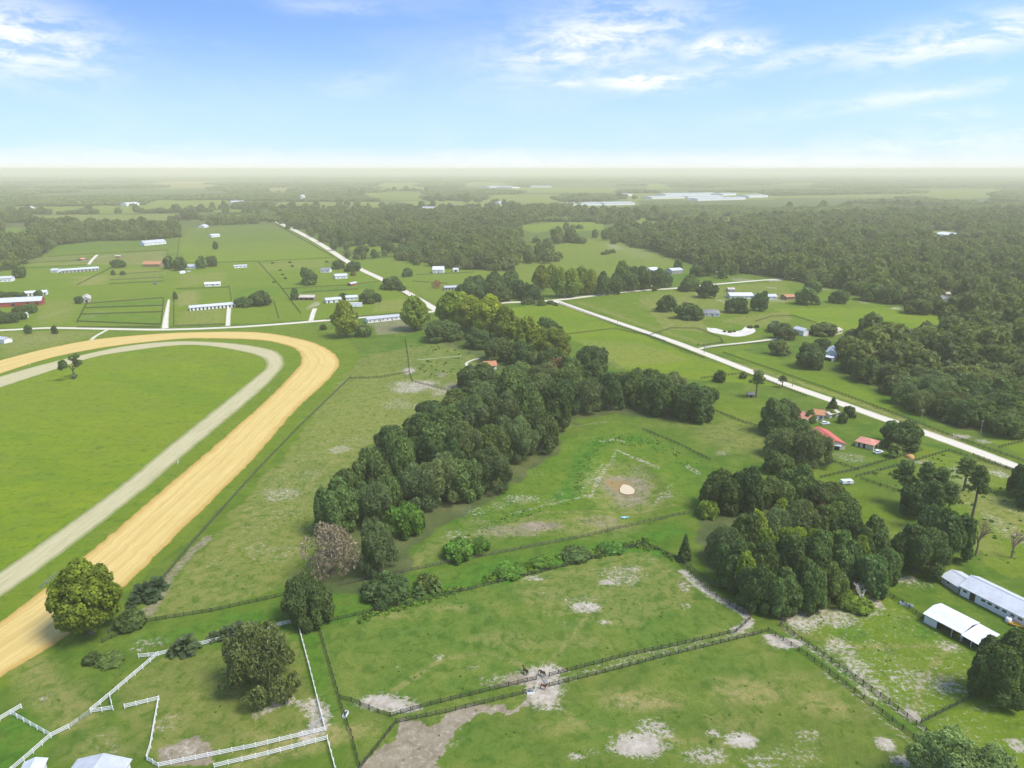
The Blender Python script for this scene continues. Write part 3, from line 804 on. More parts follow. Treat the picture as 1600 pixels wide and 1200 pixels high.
M_LEAF = leaf_material('foliage', (.118, .158, .050))
M_LEAF_FAR = leaf_material('foliage_woods', (.138, .165, .054), False, True, .45)
M_NEEDLE = leaf_material('pine_needles', (.120, .160, .055))
M_TWIG = leaf_material('bare_twigs', (.310, .245, .160), True, False, .1)
M_BARK = plain('bark', (.095, .080, .065), .9, 0, .3, 2.0)
M_BARKP = plain('pine_bark', (.15, .105, .080), .9, 0, .3, 2.0)
M_DEAD = plain('bleached_wood', (.42, .39, .34), .85, 0, .2, 2.0)


def leaf_quads(cent, nrm, size, rng, aspect=1.0):
    """one quad per leaf spray; returns verts, faces"""
    n = len(cent)
    r = rng.normal(size=(n, 3))
    u = np.cross(nrm, r); u /= np.linalg.norm(u, axis=1)[:, None] + 1e-9
    v = np.cross(nrm, u)
    s = size[:, None]
    k = rng.uniform(.75, 1.25, (n, 4, 1))
    c = np.stack([cent - u * s * k[:, 0] - v * s * aspect, cent + u * s - v * s * aspect * k[:, 1], cent + u * s * k[:, 2] + v * s * aspect, cent - u * s + v * s * aspect * k[:, 3]], 1)
    c += nrm[:, None, :] * (rng.normal(size=(n, 4, 1)) * s[:, None] * .35)
    return c.reshape(-1, 3), np.arange(n * 4).reshape(-1, 4)


def lobes_to_leaves(C, R, total, size, rng, inner=.80, flat=1.0, up=.28, aspect=1.0):
    """leaf sprays over a set of lobes, none buried deep in another lobe"""
    w = R ** 2; cnt = rng.multinomial(int(total * 1.7), w / w.sum())
    idx = np.repeat(np.arange(len(C)), cnt)
    d = rng.normal(size=(len(idx), 3)); d /= np.linalg.norm(d, axis=1)[:, None]
    rad = R[idx] * rng.uniform(inner, 1.08, len(idx))
    p = C[idx] + d * rad[:, None] * np.array([1, 1, flat])
    keep = np.ones(len(p), bool)
    for c, r in zip(C, R):
        q = (p - c) / np.array([1, 1, flat])
        keep &= (np.einsum('ij,ij->i', q, q) > (r * .74) ** 2)
    keep &= p[:, 2] > .02
    p, d, idx = p[keep], d[keep], idx[keep]
    if len(p) > total:
        s = rng.choice(len(p), total, replace=False); p, d, idx = p[s], d[s], idx[s]
    nm = d + rng.normal(size=d.shape) * .55 + np.array([0, 0, up]); nm /= np.linalg.norm(nm, axis=1)[:, None]
    lobe_tone = rng.uniform(-.28, .28, len(C))
    tone = np.clip(.5 + lobe_tone[idx] + rng.normal(size=len(p)) * .2, 0, 1)
    v, f = leaf_quads(p, nm, size * rng.uniform(.6, 1.3, len(p)), rng, aspect)
    return v, f, np.repeat(tone, 4)


def crown_mesh(name, kind, total, size, seed, mat, aspect=1.0, inner=None):
    """crowns are modelled one unit in radius"""
    rng = np.random.default_rng(seed)
    C, R = [], []
    if kind == 'oak':            # broad dome, foliage hanging low, height 1.35
        B = []
        nb_ = int(rng.integers(9, 17)); sx, sy, sh = rng.uniform(.82, 1.08), rng.uniform(.82, 1.08), rng.uniform(.62, .98)
        for i in range(nb_):
            a = 2.39996 * i + rng.uniform(-.7, .7); f = (i + .5) / nb_
            el = math.asin(min(.97, f ** .9)); rr = rng.uniform(.40, .70)
            B.append((math.cos(a) * math.cos(el) * rr * sx, math.sin(a) * math.cos(el) * rr * sy, .48 + math.sin(el) * rr * sh + rng.uniform(-.08, .10), rng.uniform(.19, .40)))
        B.append((0, 0, .66, .48))
        for (x, y, z, r) in B:
            C.append((x, y, z)); R.append(r)
            for k in range(7):
                d = rng.normal(size=3) + np.array([x, y, (z - .5)]) * 2.2; d /= np.linalg.norm(d)
                C.append((x + d[0] * r * .82, y + d[1] * r * .82, max(.16, z + d[2] * r * .82))); R.append(r * rng.uniform(.28, .5))
        for i in range(12):
            a = rng.uniform(0, 6.28); rr = rng.uniform(.6, .8); C.append((math.cos(a) * rr, math.sin(a) * rr, rng.uniform(.2, .36))); R.append(rng.uniform(.12, .2))
    elif kind == 'tall':         # taller, looser, rounded-oval crown, height 2.3
        n = 60
        for i in range(n):
            a = 2.39996 * i + rng.uniform(-.3, .3); f = (i + .5) / n
            z = .45 + 1.65 * f
            prof = math.sin(math.pi * min(1, (f * .86 + .13))) ** .62
            rr = prof * rng.uniform(.62, .84)
            C.append((math.cos(a) * rr, math.sin(a) * rr, z)); R.append(rng.uniform(.14, .28))
        for z in (.7, 1.1, 1.5, 1.8): C.append((0, 0, z)); R.append(.42)
    elif kind == 'bush':         # low, foliage to the ground, height 1.0
        n = 34
        for i in range(n):
            a = 2.39996 * i + rng.uniform(-.3, .3); f = (i + .5) / n
            el = math.asin(min(.98, f)); rr = rng.uniform(.58, .84)
            C.append((math.cos(a) * math.cos(el) * rr, math.sin(a) * math.cos(el) * rr, .16 + math.sin(el) * rr * .8)); R.append(rng.uniform(.16, .30))
        C.append((0, 0, .35)); R.append(.45)
    elif kind == 'sparse':       # a few clumps on open limbs, height 2.0
        for i in range(9):
            a = rng.uniform(0, 6.28); z = rng.uniform(.9, 1.9); rr = rng.uniform(.35, .85)
            C.append((math.cos(a) * rr, math.sin(a) * rr, z)); R.append(rng.uniform(.16, .26))
        C.append((.1, 0, .25)); R.append(.18)
    elif kind == 'pine':         # tufts in the upper half, height 4.2
        for i in range(26):
            f = (i + .5) / 26; a = 2.39996 * i
            z = 2.15 + 1.95 * f; rr = (1 - f * .75) * rng.uniform(.35, .95) * (.55 + .45 * min(1, f * 4))
            C.append((math.cos(a) * rr, math.sin(a) * rr, z)); R.append(rng.uniform(.2, .34))
    elif kind == 'cone':         # small dense conifer, height 2.4
        for i in range(40):
            f = (i + .5) / 40; a = 2.39996 * i
            z = .15 + 2.1 * f; rr = (1 - f) * .72
            C.append((math.cos(a) * rr, math.sin(a) * rr, z)); R.append(.30 * (1 - f * .6))
    C, R = np.array(C), np.array(R)
    inner = inner or (.5 if kind in ('pine', 'sparse') else .80)
    v, f, tone = lobes_to_leaves(C, R, total, size, rng, inner, .62 if kind == 'pine' else 1.0, aspect=aspect)
    return np_mesh(name, v, f, {'tone': tone}, mat)


def twig_mesh(name, seed, total, mat, kind='oak'):
    """a leafless crown: limbs, branches and a cloud of thin twigs, one unit in radius"""
    rng = random.Random(seed); mb = MB()
    def grow(p, d, ln, r, lv):
        q = p + d * ln
        m = (p + q) / 2 + Vector((rng.uniform(-.06, .06), rng.uniform(-.06, .06), 0)) * ln
        mb.tube([p, m, q], [r, r * .8, r * .55], 5 if lv < 2 else 3)
        if lv == 4: return
        for k in range(3 if lv else 5):
            a = rng.uniform(0, 6.28)
            nd = (d * (.8 if lv else .6) + Vector((math.cos(a), math.sin(a), rng.uniform(-.1, .4))) * .75).normalized()
            grow(p + d * ln * rng.uniform(.55, 1), nd, ln * rng.uniform(.55, .8), r * .52, lv + 1)
    grow(Vector((0, 0, 0)), Vector((0, 0, 1)), .55, .06, 0)
    return mb.mesh(name, mat)


def trunk_mesh(name, kind, seed, mat):
    rng = random.Random(seed); mb = MB()
    if kind == 'pine':
        mb.tube([(0, 0, -.05), (.02, 0, 1.2), (.0, .03, 2.6), (.02, 0, 4.0)], [.105, .085, .065, .02], 7)
        for k in range(12):
            z = 2.0 + k * .16; a = k * 2.4
            mb.tube([(0, 0, z), (math.cos(a) * .3, math.sin(a) * .3, z + .1), (math.cos(a) * .7 * (1 - k * .05), math.sin(a) * .7 * (1 - k * .05), z + .16)], [.025, .018, .008], 4)
        return mb.mesh(name, mat)
    h = {'oak': .45, 'tall': 1.0, 'bush': .15, 'sparse': .8, 'cone': 1.8}[kind]
    r = {'oak': .085, 'tall': .075, 'bush': .05, 'sparse': .06, 'cone': .05}[kind]
    top = {'oak': 1.0, 'tall': 1.8, 'bush': .6, 'sparse': 1.5, 'cone': 2.1}[kind]
    mb.tube([(0, 0, -.04), (0, 0, .06), (.02, .01, h * .6), (.0, .03, h)], [r * 1.6, r * 1.15, r, r * .85], 8)
    for k in range(6 if kind != 'cone' else 1):
        a = k * 1.05 + rng.uniform(-.3, .3); rr = rng.uniform(.4, .75) if kind != 'cone' else .02
        e = (math.cos(a) * rr, math.sin(a) * rr, h + (top - h) * rng.uniform(.45, .95))
        m = (e[0] * .45, e[1] * .45, h + (e[2] - h) * .65)
        mb.tube([(0, .02, h * .9), m, e], [r * .6, r * .42, r * .14], 5)
    return mb.mesh(name, mat)


PROTO = {}
def proto_set(kind, lod, total, size, seeds, mat=None, bark=None):
    PROTO[(kind, lod)] = [(crown_mesh('crown', kind, total, size, s, mat or M_LEAF), trunk_mesh('trunk', kind, s, bark or M_BARK)) for s in seeds]

proto_set('oak', 'x', 22000, .024, (1, 2)); proto_set('oak', 0, 11000, .034, (1, 2, 3, 4, 17, 18, 19, 20)); proto_set('oak', 1, 3400, .060, (5, 6, 7, 26, 27)); proto_set('oak', 2, 1100, .11, (8, 9, 10))
proto_set('tall', 0, 16000, .030, (11, 12)); proto_set('tall', 1, 3400, .068, (13, 14)); proto_set('tall', 2, 1100, .12, (15,))
proto_set('bush', 0, 3600, .060, (21, 22)); proto_set('bush', 1, 1300, .10, (23, 24)); proto_set('bush', 2, 500, .16, (25,))
proto_set('pine', 0, 2300, .048, (31, 32), M_NEEDLE, M_BARKP); PROTO[('pine', 1)] = PROTO[('pine', 2)] = PROTO[('pine', 0)]
proto_set('sparse', 0, 900, .055, (41,)); PROTO[('sparse', 1)] = PROTO[('sparse', 2)] = PROTO[('sparse', 0)]
proto_set('cone', 0, 1800, .07, (51,)); PROTO[('cone', 1)] = PROTO[('cone', 2)] = PROTO[('cone', 0)]
PROTO[('wispy', 0)] = [(crown_mesh('crown', 'oak', 17000, .038, s, M_LEAF, .30, .55), trunk_mesh('trunk', 'oak', s, M_BARK)) for s in (63, 64)]
PROTO[('wispy', 1)] = PROTO[('wispy', 2)] = PROTO[('wispy', 0)]
PROTO[('mossy', 0)] = [(crown_mesh('crown', 'oak', 10000, .040, s, M_TWIG, .11, .35), trunk_mesh('trunk', 'oak', s, M_BARK)) for s in (61, 62)]
PROTO[('mossy', 1)] = PROTO[('mossy', 2)] = PROTO[('mossy', 0)]
HEIGHT = {'oak': 1.42, 'tall': 2.35, 'bush': 1.05, 'pine': 4.15, 'sparse': 2.0, 'cone': 2.4, 'mossy': 1.42, 'wispy': 1.42}
TINT = {'dark': (.80, .92, .76), 'green': (.98, 1.06, .80), 'grey': (1.18, 1.12, 1.2), 'gold': (1.75, 1.75, .50), 'yellow': (2.2, 2.05, .55), 'olive': (1.75, 1.65, .62), 'lush': (.95, 1.45, .55), 'brown': (1.0, .95, .9), 'rust': (1.15, .72, .55), 'pale': (1.22, 1.18, 1.2), 'sage': (2.2, 2.05, 2.1)}
trng = random.Random(99)
NTREES = {}


def put_tree(kind, x, y, w, label, group, tint='green', hs=1.0, name=None, cat='tree', lodpx=None):
    """w: crown width in metres; the thing is an Empty at the foot of the trunk"""
    depth = y * math.cos(TH) + H * math.sin(TH)
    px = w * FPX / depth * .64
    lod = 0 if px > 30 else (1 if px > 14 else 2)
    if kind == 'oak' and px > 55: lod = 'x'
    src = PROTO[(kind, lod)]
    if kind == 'oak' and lod in (0, 'x') and tint == 'grey': src = PROTO[('wispy', 0)]
    cm, tm = trng.choice(src)
    nm = name or {'oak': 'oak_tree', 'tall': 'sweetgum_tree', 'bush': 'shrub', 'pine': 'pine_tree', 'sparse': 'sparse_tree', 'cone': 'conifer', 'mossy': 'mossy_tree', 'wispy': 'oak_tree'}[kind]
    zb = float(basin(np.array([x]), np.array([y]))[0])
    o = empty(nm, (x, y, zb), trng.uniform(0, 6.28))
    s = w / 2 / .98
    o.scale = (s * trng.uniform(.86, 1.14), s * trng.uniform(.86, 1.14), s * hs * trng.uniform(.90, 1.10))
    tag(o, label, cat, group)
    t = link('trunk', tm, o)
    c = link('crown', cm, o)
    b = TINT[tint]; k = trng.uniform(.82, 1.25); q = trng.uniform(-.10, .10)
    c.color = (b[0] * k * (1 + q), b[1] * k, b[2] * k * (1 - q), 1)
    NTREES[nm] = NTREES.get(nm, 0) + 1
    return o


def tree(kind, px, bottom, wpx, label, group=None, tint='green', top=None, **kw):
    """px, bottom: where the foot of the crown shows; wpx: width of the crown in pixels; top: row of its highest leaf"""
    w = wpx / ppm(px, bottom)
    p = P(px, bottom)
    back = w * (.36 if kind in ('oak', 'tall', 'bush', 'mossy', 'wispy') else .1)
    d = Vector((p.x, p.y)).normalized()
    x, y = p.x + d.x * back, p.y + d.y * back
    w = w * (1 + back / p.y)
    hs = 1.0
    if top is not None:
        # the highest leaf, a little behind the middle
        hs = max(.45, zat(y, top) / (w / 2 * HEIGHT[kind]))
    return put_tree(kind, x, y, w, label, group, tint, hs, **kw)


# ---- individually known trees
L = lambda *a: tree(*a)
tree('tall', 147, 1008, 104, 'big yellow-green round tree standing at the edge of the orange sand track', None, 'gold', 868)
tree('wispy', 414, 1108, 128, 'spreading grey-green oak inside the white-fenced paddock', None, 'pale', 976)
tree('oak', 487, 984, 86, 'dense dark green round tree at the corner of two fences', None, 'dark', 893)
tree('mossy', 520, 912, 86, 'leafless greyish brown tree at the tip of the central grove', None, 'brown', 815)
tree('wispy', 593, 905, 66, 'grey-green mossy oak beside the leafless brown tree', None, 'grey', 800)
tree('bush', 634, 843, 66, 'bright green bushy tree bulging from the grove beside the pond', None, 'lush', 790)
tree('oak', 1556, 1110, 104, 'large dark oak beside the white open-fronted shed', None, 'dark', 985)
tree('wispy', 1485, 1276, 140, 'broad grey-green oak at the end of the double fence lane', None, 'sage', 1150)
tree('cone', 1069, 876, 26, 'small dark conifer standing in the fence lane', None, 'dark', 832)
tree('sparse', 117, 593, 36, 'thin open tree alone on the track infield', None, 'dark', 553)
tree('oak', 1408, 706, 72, 'large green oak beside the small red-roofed stable', None, 'green', 653)
tree('oak', 1430, 812, 56, 'dark rounded oak among the tall pines', None, 'dark', 755)
tree('oak', 1425, 908, 92, 'bushy green oak behind the white barn', None, 'green', 812)
tree('oak', 1468, 884, 80, 'dark oak between the pines and the white barn', None, 'dark', 788)
tree('oak', 750, 616, 76, 'low dark oak standing just apart from the grove by the fence', None, 'dark', 571)
tree('tall', 541, 530, 42, 'tall yellow-green tree with a bush at its foot by the mobile home', None, 'olive', 473)
tree('bush', 568, 527, 30, 'green bush beside the tall tree at the mobile home', None, 'green', 505)
tree('tall', 649, 519, 40, 'tall green tree at the road end of the white mobile home', None, 'olive', 463)
tree('oak', 692, 536, 66, 'dark oak behind the upper paddock beside yellow-green trees', None, 'dark', 494)
tree('oak', 750, 868, 0.1 + 40, 'smaller leafy shrub clump by the ditch', None, 'lush', 840, name='shrub')
tree('bush', 717, 880, 56, 'leafy green shrub clump by the ditch below the pond', None, 'lush', 843)
tree('bush', 604, 946, 74, 'dark rounded thicket at the near paddock fence', None, 'dark', 898)
tree('bush', 668, 925, 34, 'small green thicket beside the palm at the paddock fence', None, 'green', 898)
tree('bush', 795, 905, 50, 'low hedge bush on the lush strip behind the near paddock', 'hedge bushes behind the near paddock', 'lush', 885)
tree('bush', 846, 890, 46, 'low hedge bush on the lush strip behind the near paddock', 'hedge bushes behind the near paddock', 'lush', 874)
tree('bush', 900, 878, 46, 'low hedge bush on the lush strip behind the near paddock', 'hedge bushes behind the near paddock', 'green', 862)
tree('bush', 955, 866, 40, 'low hedge bush on the lush strip behind the near paddock', 'hedge bushes behind the near paddock', 'lush', 850)
tree('bush', 207, 985, 44, 'dark shrub at the corner below the yellow-green tree', None, 'dark', 955)
tree('bush', 146, 1040, 28, 'small dark scrub on the sandy bank below the yellow-green tree', None, 'dark', 1022)
tree('bush', 175, 1042, 40, 'low straggling scrub along the sandy bank', None, 'green', 1028)
tree('bush', 1330, 955, 60, 'light green brush below the white dead tree', None, 'olive', 925)
tree('bush', 1105, 812, 34, 'small olive bush at the edge of the near thicket', None, 'olive', 780)

TW = {'green': 'mid green', 'grey': 'greyish mossy', 'dark': 'dark green', 'olive': 'yellowish green', 'lush': 'bright green', 'yellow': 'yellow green'}
gC = 'live oaks of the central grove'; lC = 'dark live oak in the dense grove across the middle pasture'
for (x, b, w, t, tp) in [(528, 842, 78, 'green', 752), (592, 832, 70, 'grey', 744), (545, 792, 50, 'dark', 728), (588, 775, 72, 'dark', 688), (622, 765, 62, 'green', 676), (655, 800, 74, 'grey', 720),
                         (690, 792, 76, 'grey', 712), (728, 786, 76, 'green', 704), (765, 774, 74, 'grey', 690), (640, 742, 66, 'dark', 668), (680, 748, 74, 'green', 662), (722, 744, 74, 'grey', 652), (765, 738, 74, 'green', 648),
                         (805, 726, 74, 'grey', 640), (843, 712, 66, 'dark', 632), (612, 712, 54, 'dark', 664), (658, 700, 62, 'dark', 640), (700, 700, 70, 'green', 622), (742, 694, 70, 'grey', 616), (785, 690, 74, 'grey', 606),
                         (828, 684, 70, 'green', 602), (868, 676, 62, 'dark', 606), (676, 662, 54, 'dark', 618), (715, 655, 62, 'green', 606), (755, 650, 66, 'grey', 592), (798, 645, 66, 'green', 580), (840, 645, 66, 'grey', 578),
                         (880, 652, 64, 'dark', 584), (918, 650, 58, 'grey', 588), (950, 646, 54, 'dark', 584), (810, 612, 60, 'green', 566), (850, 612, 60, 'grey', 562), (893, 618, 60, 'green', 566), (930, 615, 52, 'dark', 562),
                         (565, 812, 50, 'dark', 760), (610, 798, 56, 'green', 735), (705, 765, 60, 'dark', 690)]:
    where = 'at the grove edge facing the dry pond' if (b > 765 and x > 640) or (x > 840 and b > 640) or (x > 800 and b > 700) else ('at the grove edge facing the pale pasture' if x < 600 or b - 645 < (720 - x) * .85 and x < 720 else ('at the back of the grove near the small house' if b < 630 else 'inside the central grove'))
    tree('oak', x, b, w, TW[t] + ' live oak ' + where, TW[t] + ' oaks ' + where, t, tp)
gR = 'oaks between the grove and the bright field'; lR = 'rounded oak in the clump between the grove and the bright field'
for (x, b, w, t, tp) in [(990, 636, 60, 'dark', 574), (1030, 652, 66, 'dark', 588), (1080, 660, 76, 'dark', 594), (1012, 616, 56, 'green', 572), (1052, 620, 60, 'grey', 578), (968, 612, 48, 'green', 575), (1095, 640, 46, 'dark', 600)]:
    tree('oak', x, b, w, lR, gR, t, tp)
tree('oak', 922, 584, 62, 'dark shaggy oak sticking up above the grove', None, 'dark', 536)
gN = 'yellow-green trees behind the grove'; lN = 'tall yellow-green tree in the row behind the grove'
for (x, b, w, tp) in [(706, 512, 44, 456), (735, 520, 52, 460), (765, 532, 52, 462), (790, 540, 44, 474), (825, 560, 46, 500), (866, 572, 50, 514), (720, 498, 34, 455), (845, 548, 36, 508)]:
    tree('tall', x, b, w, lN, gN, 'yellow' if b < 535 else 'olive', tp)
gN2 = 'dark oaks behind the grove'; lN2 = 'dark oak among the yellow-green trees behind the grove'
for (x, b, w, tp) in [(745, 548, 50, 512), (780, 568, 62, 526), (815, 575, 50, 534), (856, 528, 44, 496), (858, 590, 54, 545), (890, 596, 40, 556)]:
    tree('oak', x, b, w, lN2, gN2, 'dark', tp)
tree('mossy', 868, 592, 34, 'reddish brown dying tree beside the grove', None, 'rust', 560)
tree('mossy', 683, 451, 16, 'small bare reddish tree in the field beyond the road', None, 'rust', 434)

gE = 'trees of the near thicket'; lE = 'green oak in the thicket at the right of the near paddock'
for (x, b, w, t, tp) in [(1125, 806, 66, 'dark', 732), (1165, 808, 66, 'dark', 728), (1205, 796, 62, 'green', 738), (1245, 790, 70, 'green', 730), (1285, 800, 66, 'green', 748), (1315, 822, 62, 'dark', 764), (1150, 800, 50, 'green', 746),
                         (1132, 892, 72, 'grey', 824), (1165, 880, 64, 'green', 800), (1205, 868, 66, 'grey', 788), (1245, 862, 66, 'grey', 782), (1285, 860, 66, 'green', 788), (1322, 868, 66, 'dark', 800), (1355, 900, 72, 'green', 822),
                         (1145, 925, 66, 'dark', 850), (1185, 930, 70, 'green', 846), (1228, 925, 70, 'dark', 836), (1270, 922, 70, 'green', 836), (1312, 922, 66, 'green', 838), (1352, 936, 64, 'dark', 862), (1178, 960, 62, 'dark', 886),
                         (1215, 968, 66, 'green', 890), (1255, 962, 66, 'dark', 880), (1295, 952, 60, 'green', 880), (1380, 915, 50, 'dark', 850), (1190, 905, 60, 'olive', 826), (1232, 895, 56, 'olive', 815)]:
    where = 'on the thicket side facing the dry pond' if b < 830 and x < 1220 else ('at the thicket top by the parked trailer' if b < 830 else ('on the thicket side facing the near paddock' if x < 1175 or b > 958 else ('beside the white dead tree at the thicket edge' if x > 1300 and b > 895 else 'inside the thicket beyond the near paddock')))
    tree('oak', x, b, w, TW[t] + ' oak ' + where, TW[t] + ' oaks ' + where, t, tp)
for (x, b, w, tp) in [(1178, 870, 34, 800), (1215, 845, 34, 778), (1262, 905, 36, 822), (1300, 900, 34, 826), (1160, 935, 34, 862), (1338, 905, 34, 835)]:
    tree('tall', x, b, w, 'slender yellowish tree poking out of the near thicket', 'slender trees in the near thicket', 'olive', tp)
for (x, b, w) in [(1132, 519, 5), (1140, 520, 6), (1147, 519, 5), (1172, 513, 8), (1182, 512, 7)]: tree('bush', x, b, w, 'tiny dark bush on the rim of the white sand hollow', 'bushes on the sand hollow rim', 'dark')
tree('mossy', 1275, 835, 28, 'brown dying tree top within the near thicket', None, 'rust', 790)

gH = 'oaks beside the red-roofed stable'; lH = 'big grey-green oak on the left of the red-roofed stable'
for (x, b, w, t, tp) in [(1205, 684, 60, 'green', 622), (1226, 664, 50, 'grey', 618), (1220, 722, 68, 'grey', 664), (1262, 735, 76, 'grey', 672), (1245, 700, 54, 'green', 648), (1212, 745, 50, 'dark', 702)]:
    tree('oak', x, b, w, TW[t] + ' big oak crowding the red-roofed stable', TW[t] + ' oaks by the stable', t, tp)
tree('cone', 1300, 644, 22, 'pointed dark tree at the red-roofed house by the road', None, 'dark', 622)
tree('oak', 1326, 654, 22, 'small dark tree beside the pointed one at the road', None, 'dark', 630)
tree('bush', 1316, 662, 13, 'small round shrub on the lawn by the road', None, 'dark', 645)
tree('bush', 1264, 662, 24, 'dark bush between the two orange-roofed houses', None, 'dark', 640)
tree('bush', 1297, 652, 16, 'pale bush in front of the road beside the house', None, 'olive', 640)
gP = 'tall pines on the sandy field'; lP = 'tall thin pine standing in the sandy field by the road'
for (x, b, w, tp) in [(1407, 790, 40, 718), (1440, 796, 40, 726), (1462, 800, 40, 730), (1505, 768, 42, 714), (1518, 812, 42, 730), (1478, 815, 38, 752), (1450, 830, 40, 760)]:
    tree('pine', x, b, w, lP, gP, 'green', tp)
tree('pine', 1181, 622, 26, 'thin young pine beside the small brown hut', None, 'green', 582)
tree('pine', 1222, 606, 16, 'very thin pine at the near side of the road', None, 'green', 588)
tree('bush', 1124, 598, 20, 'dark small tree at the corner of the bright field', None, 'dark', 577)
tree('bush', 1161, 592, 11, 'little bush against the road fence', None, 'green', 580)
gX = 'oaks at the end of the sandy field'; lX = 'dark oak on the sandy field beside the road, at its far end'
for (x, b, w, tp) in [(1588, 780, 40, 720), (1612, 800, 50, 730)]: tree('oak', x, b, w, lX, gX, 'dark', tp)

# ---- pasture oaks across the road
lo = 'round oak standing in the pasture inside the road fork'; go = 'pasture oaks inside the road fork'
for (x, b, w, tp) in [(1042, 488, 35, 459), (1077, 501, 46, 471), (1150, 491, 38, 461), (1186, 487, 29, 456), (1075, 456, 32, 431), (1103, 467, 33, 437)]: tree('oak', x, b, w, lo, go, 'dark', tp)
lo2 = 'large oak bordering the vivid green field below the woods'; go2 = 'oaks along the vivid green field'
for (x, b, w, tp) in [(1268, 458, 34, 438), (1262, 478, 43, 452), (1310, 475, 31, 450), (1332, 462, 30, 443), (1363, 472, 44, 436), (1392, 476, 46, 444), (1432, 492, 38, 464), (1460, 490, 32, 465), (1492, 496, 44, 466), (1420, 470, 40, 446)]:
    tree('oak', x, b, w, lo2, go2, 'green', tp)
lo3 = 'leafy oak among the houses near the white sand hollow'; go3 = 'oaks among the houses near the sand hollow'
for (x, b, w, tp) in [(1212, 520, 27, 500), (1226, 532, 36, 505), (1285, 526, 46, 503), (1218, 557, 34, 527), (1266, 578, 52, 537), (1283, 547, 26, 528), (1335, 540, 42, 512), (1365, 524, 36, 510), (1330, 585, 40, 545), (1375, 548, 46, 522),
                      (1408, 552, 58, 521), (1445, 545, 50, 518), (1352, 600, 44, 560), (1395, 590, 50, 552)]: tt = trng.choice(['green', 'grey', 'dark']); tree('oak', x, b, w, TW[tt] + ' leafy oak among the houses near the white sand hollow', TW[tt] + ' oaks near the sand hollow', tt, tp)
tree('bush', 1022, 455, 8, 'small bush beside the side road', None, 'dark', 446)
lo4 = 'low roadside shrub at the road junction'; go4 = 'shrubs at the road junction'
for (x, b, w) in [(825, 476, 20), (845, 478, 16), (860, 476, 12), (868, 478, 8)]: tree('bush', x, b, w, lo4, go4, 'green')
lo5 = 'dark oak in the stand between the long grey shed and the road junction'; go5 = 'oaks between grey shed and junction'
for (x, b, w, tp) in [(733, 470, 34, 438), (757, 470, 34, 436), (778, 473, 36, 434), (742, 456, 34, 430), (770, 454, 36, 424), (797, 462, 36, 428), (812, 468, 34, 436), (832, 472, 32, 442), (798, 446, 30, 422), (722, 458, 22, 440)]:
    tree('oak', x, b, w, lo5, go5, 'dark', tp)
lo6 = 'tall yellow-green tree in the row beyond the road junction'; go6 = 'yellow-green row beyond the road junction'
for (x, b, w, tp) in [(845, 456, 26, 412), (862, 450, 24, 412), (874, 466, 28, 414), (892, 466, 30, 416), (908, 462, 26, 414), (922, 462, 26, 418), (972, 440, 26, 410)]: tree('tall', x, b, w, lo6, go6, 'olive', tp)
lo7 = 'dark oak in the row along the side road'; go7 = 'oaks along the side road'
for (x, b, w, tp) in [(940, 462, 28, 425), (960, 460, 30, 420), (982, 456, 30, 422), (1003, 454, 28, 416), (1022, 452, 28, 420), (1038, 450, 24, 426), (990, 440, 26, 414)]: tree('oak', x, b, w, lo7, go7, 'dark', tp)
lo8 = 'oak beside the white houses beyond the side road'; go8 = 'oaks by the houses beyond the side road'
for (x, b, w, tp) in [(1059, 421, 17, 404), (1088, 433, 26, 410), (1108, 432, 26, 408), (1130, 436, 22, 414), (1145, 430, 20, 410)]: tree('oak', x, b, w, lo8, go8, 'green', tp)

# ---- farm trees on the left
def farm(x, b, w, label, tp=None, kind='oak', tint='dark', group=None): tree(kind, x, b, w, label, group, tint, tp)
farm(31, 435, 18, 'tree beside the small shed at the long far stable', 412)
farm(185, 419, 22, 'round dark tree between the far stable and the orange-roofed house', 403)
farm(177, 430, 7, 'small tree below the round dark one on the far farm', 420); farm(192, 430, 8, 'small bush in the worn far paddock', 423, 'bush')
farm(265, 421, 19, 'dark tree close beside the orange-roofed house', 400); farm(281, 423, 19, 'dark tree next to the white camper on the far farm', 402)
farm(315, 420, 18, 'lighter tree beside the small grey house', 400, tint='green'); farm(331, 417, 22, 'dark tree behind the small grey house', 398)
farm(337, 390, 9, 'lone slim tree in the big far field', 377); farm(124, 475, 12, 'tree at the end of the small grey barn', 461)
lf = 'dark tree crowding the red barn'; gf = 'trees round the red barn'
for (x, b, w, tp) in [(6, 465, 18, 455), (20, 464, 18, 455), (34, 464, 16, 456), (61, 465, 15, 452), (32, 491, 24, 475), (48, 490, 24, 474), (6, 506, 24, 486), (20, 505, 22, 485), (33, 500, 20, 484), (-14, 500, 26, 480)]: farm(x, b, w, lf, tp, group=gf)
farm(45, 522, 11, 'small round tree by the road, the one nearer the red barn', 508); farm(86, 522, 11, 'small round tree by the road, farther from the red barn', 507)
farm(274, 468, 7, 'small bush at the top of the white driveway', 456, 'bush')
lg = 'oak shading the end of the long white stable'; gg = 'oaks at the end of the white stable'
for (x, b, w, tp) in [(382, 481, 26, 463), (411, 479, 36, 449), (398, 478, 22, 458)]: farm(x, b, w, lg, tp, group=gg)
farm(461, 469, 12, 'thin tree above the open shed', 448, 'bush', 'green'); farm(482, 446, 33, 'broad dark oak on the lawn above the open shed', 421)
farm(529, 421, 23, 'smaller oak of the pair leaning over the far road', 402); farm(552, 425, 27, 'larger oak of the pair leaning over the far road', 404); farm(543, 404, 8, 'small tree just beyond the oak pair at the road', 392)
farm(613, 454, 40, 'large dark oak overhanging the far road', 427); farm(628, 455, 14, 'small tree tucked against the large roadside oak', 446); farm(576, 475, 33, 'dark oak beside the white trailers', 448); farm(589, 473, 14, 'small tree against the oak beside the trailers', 458)
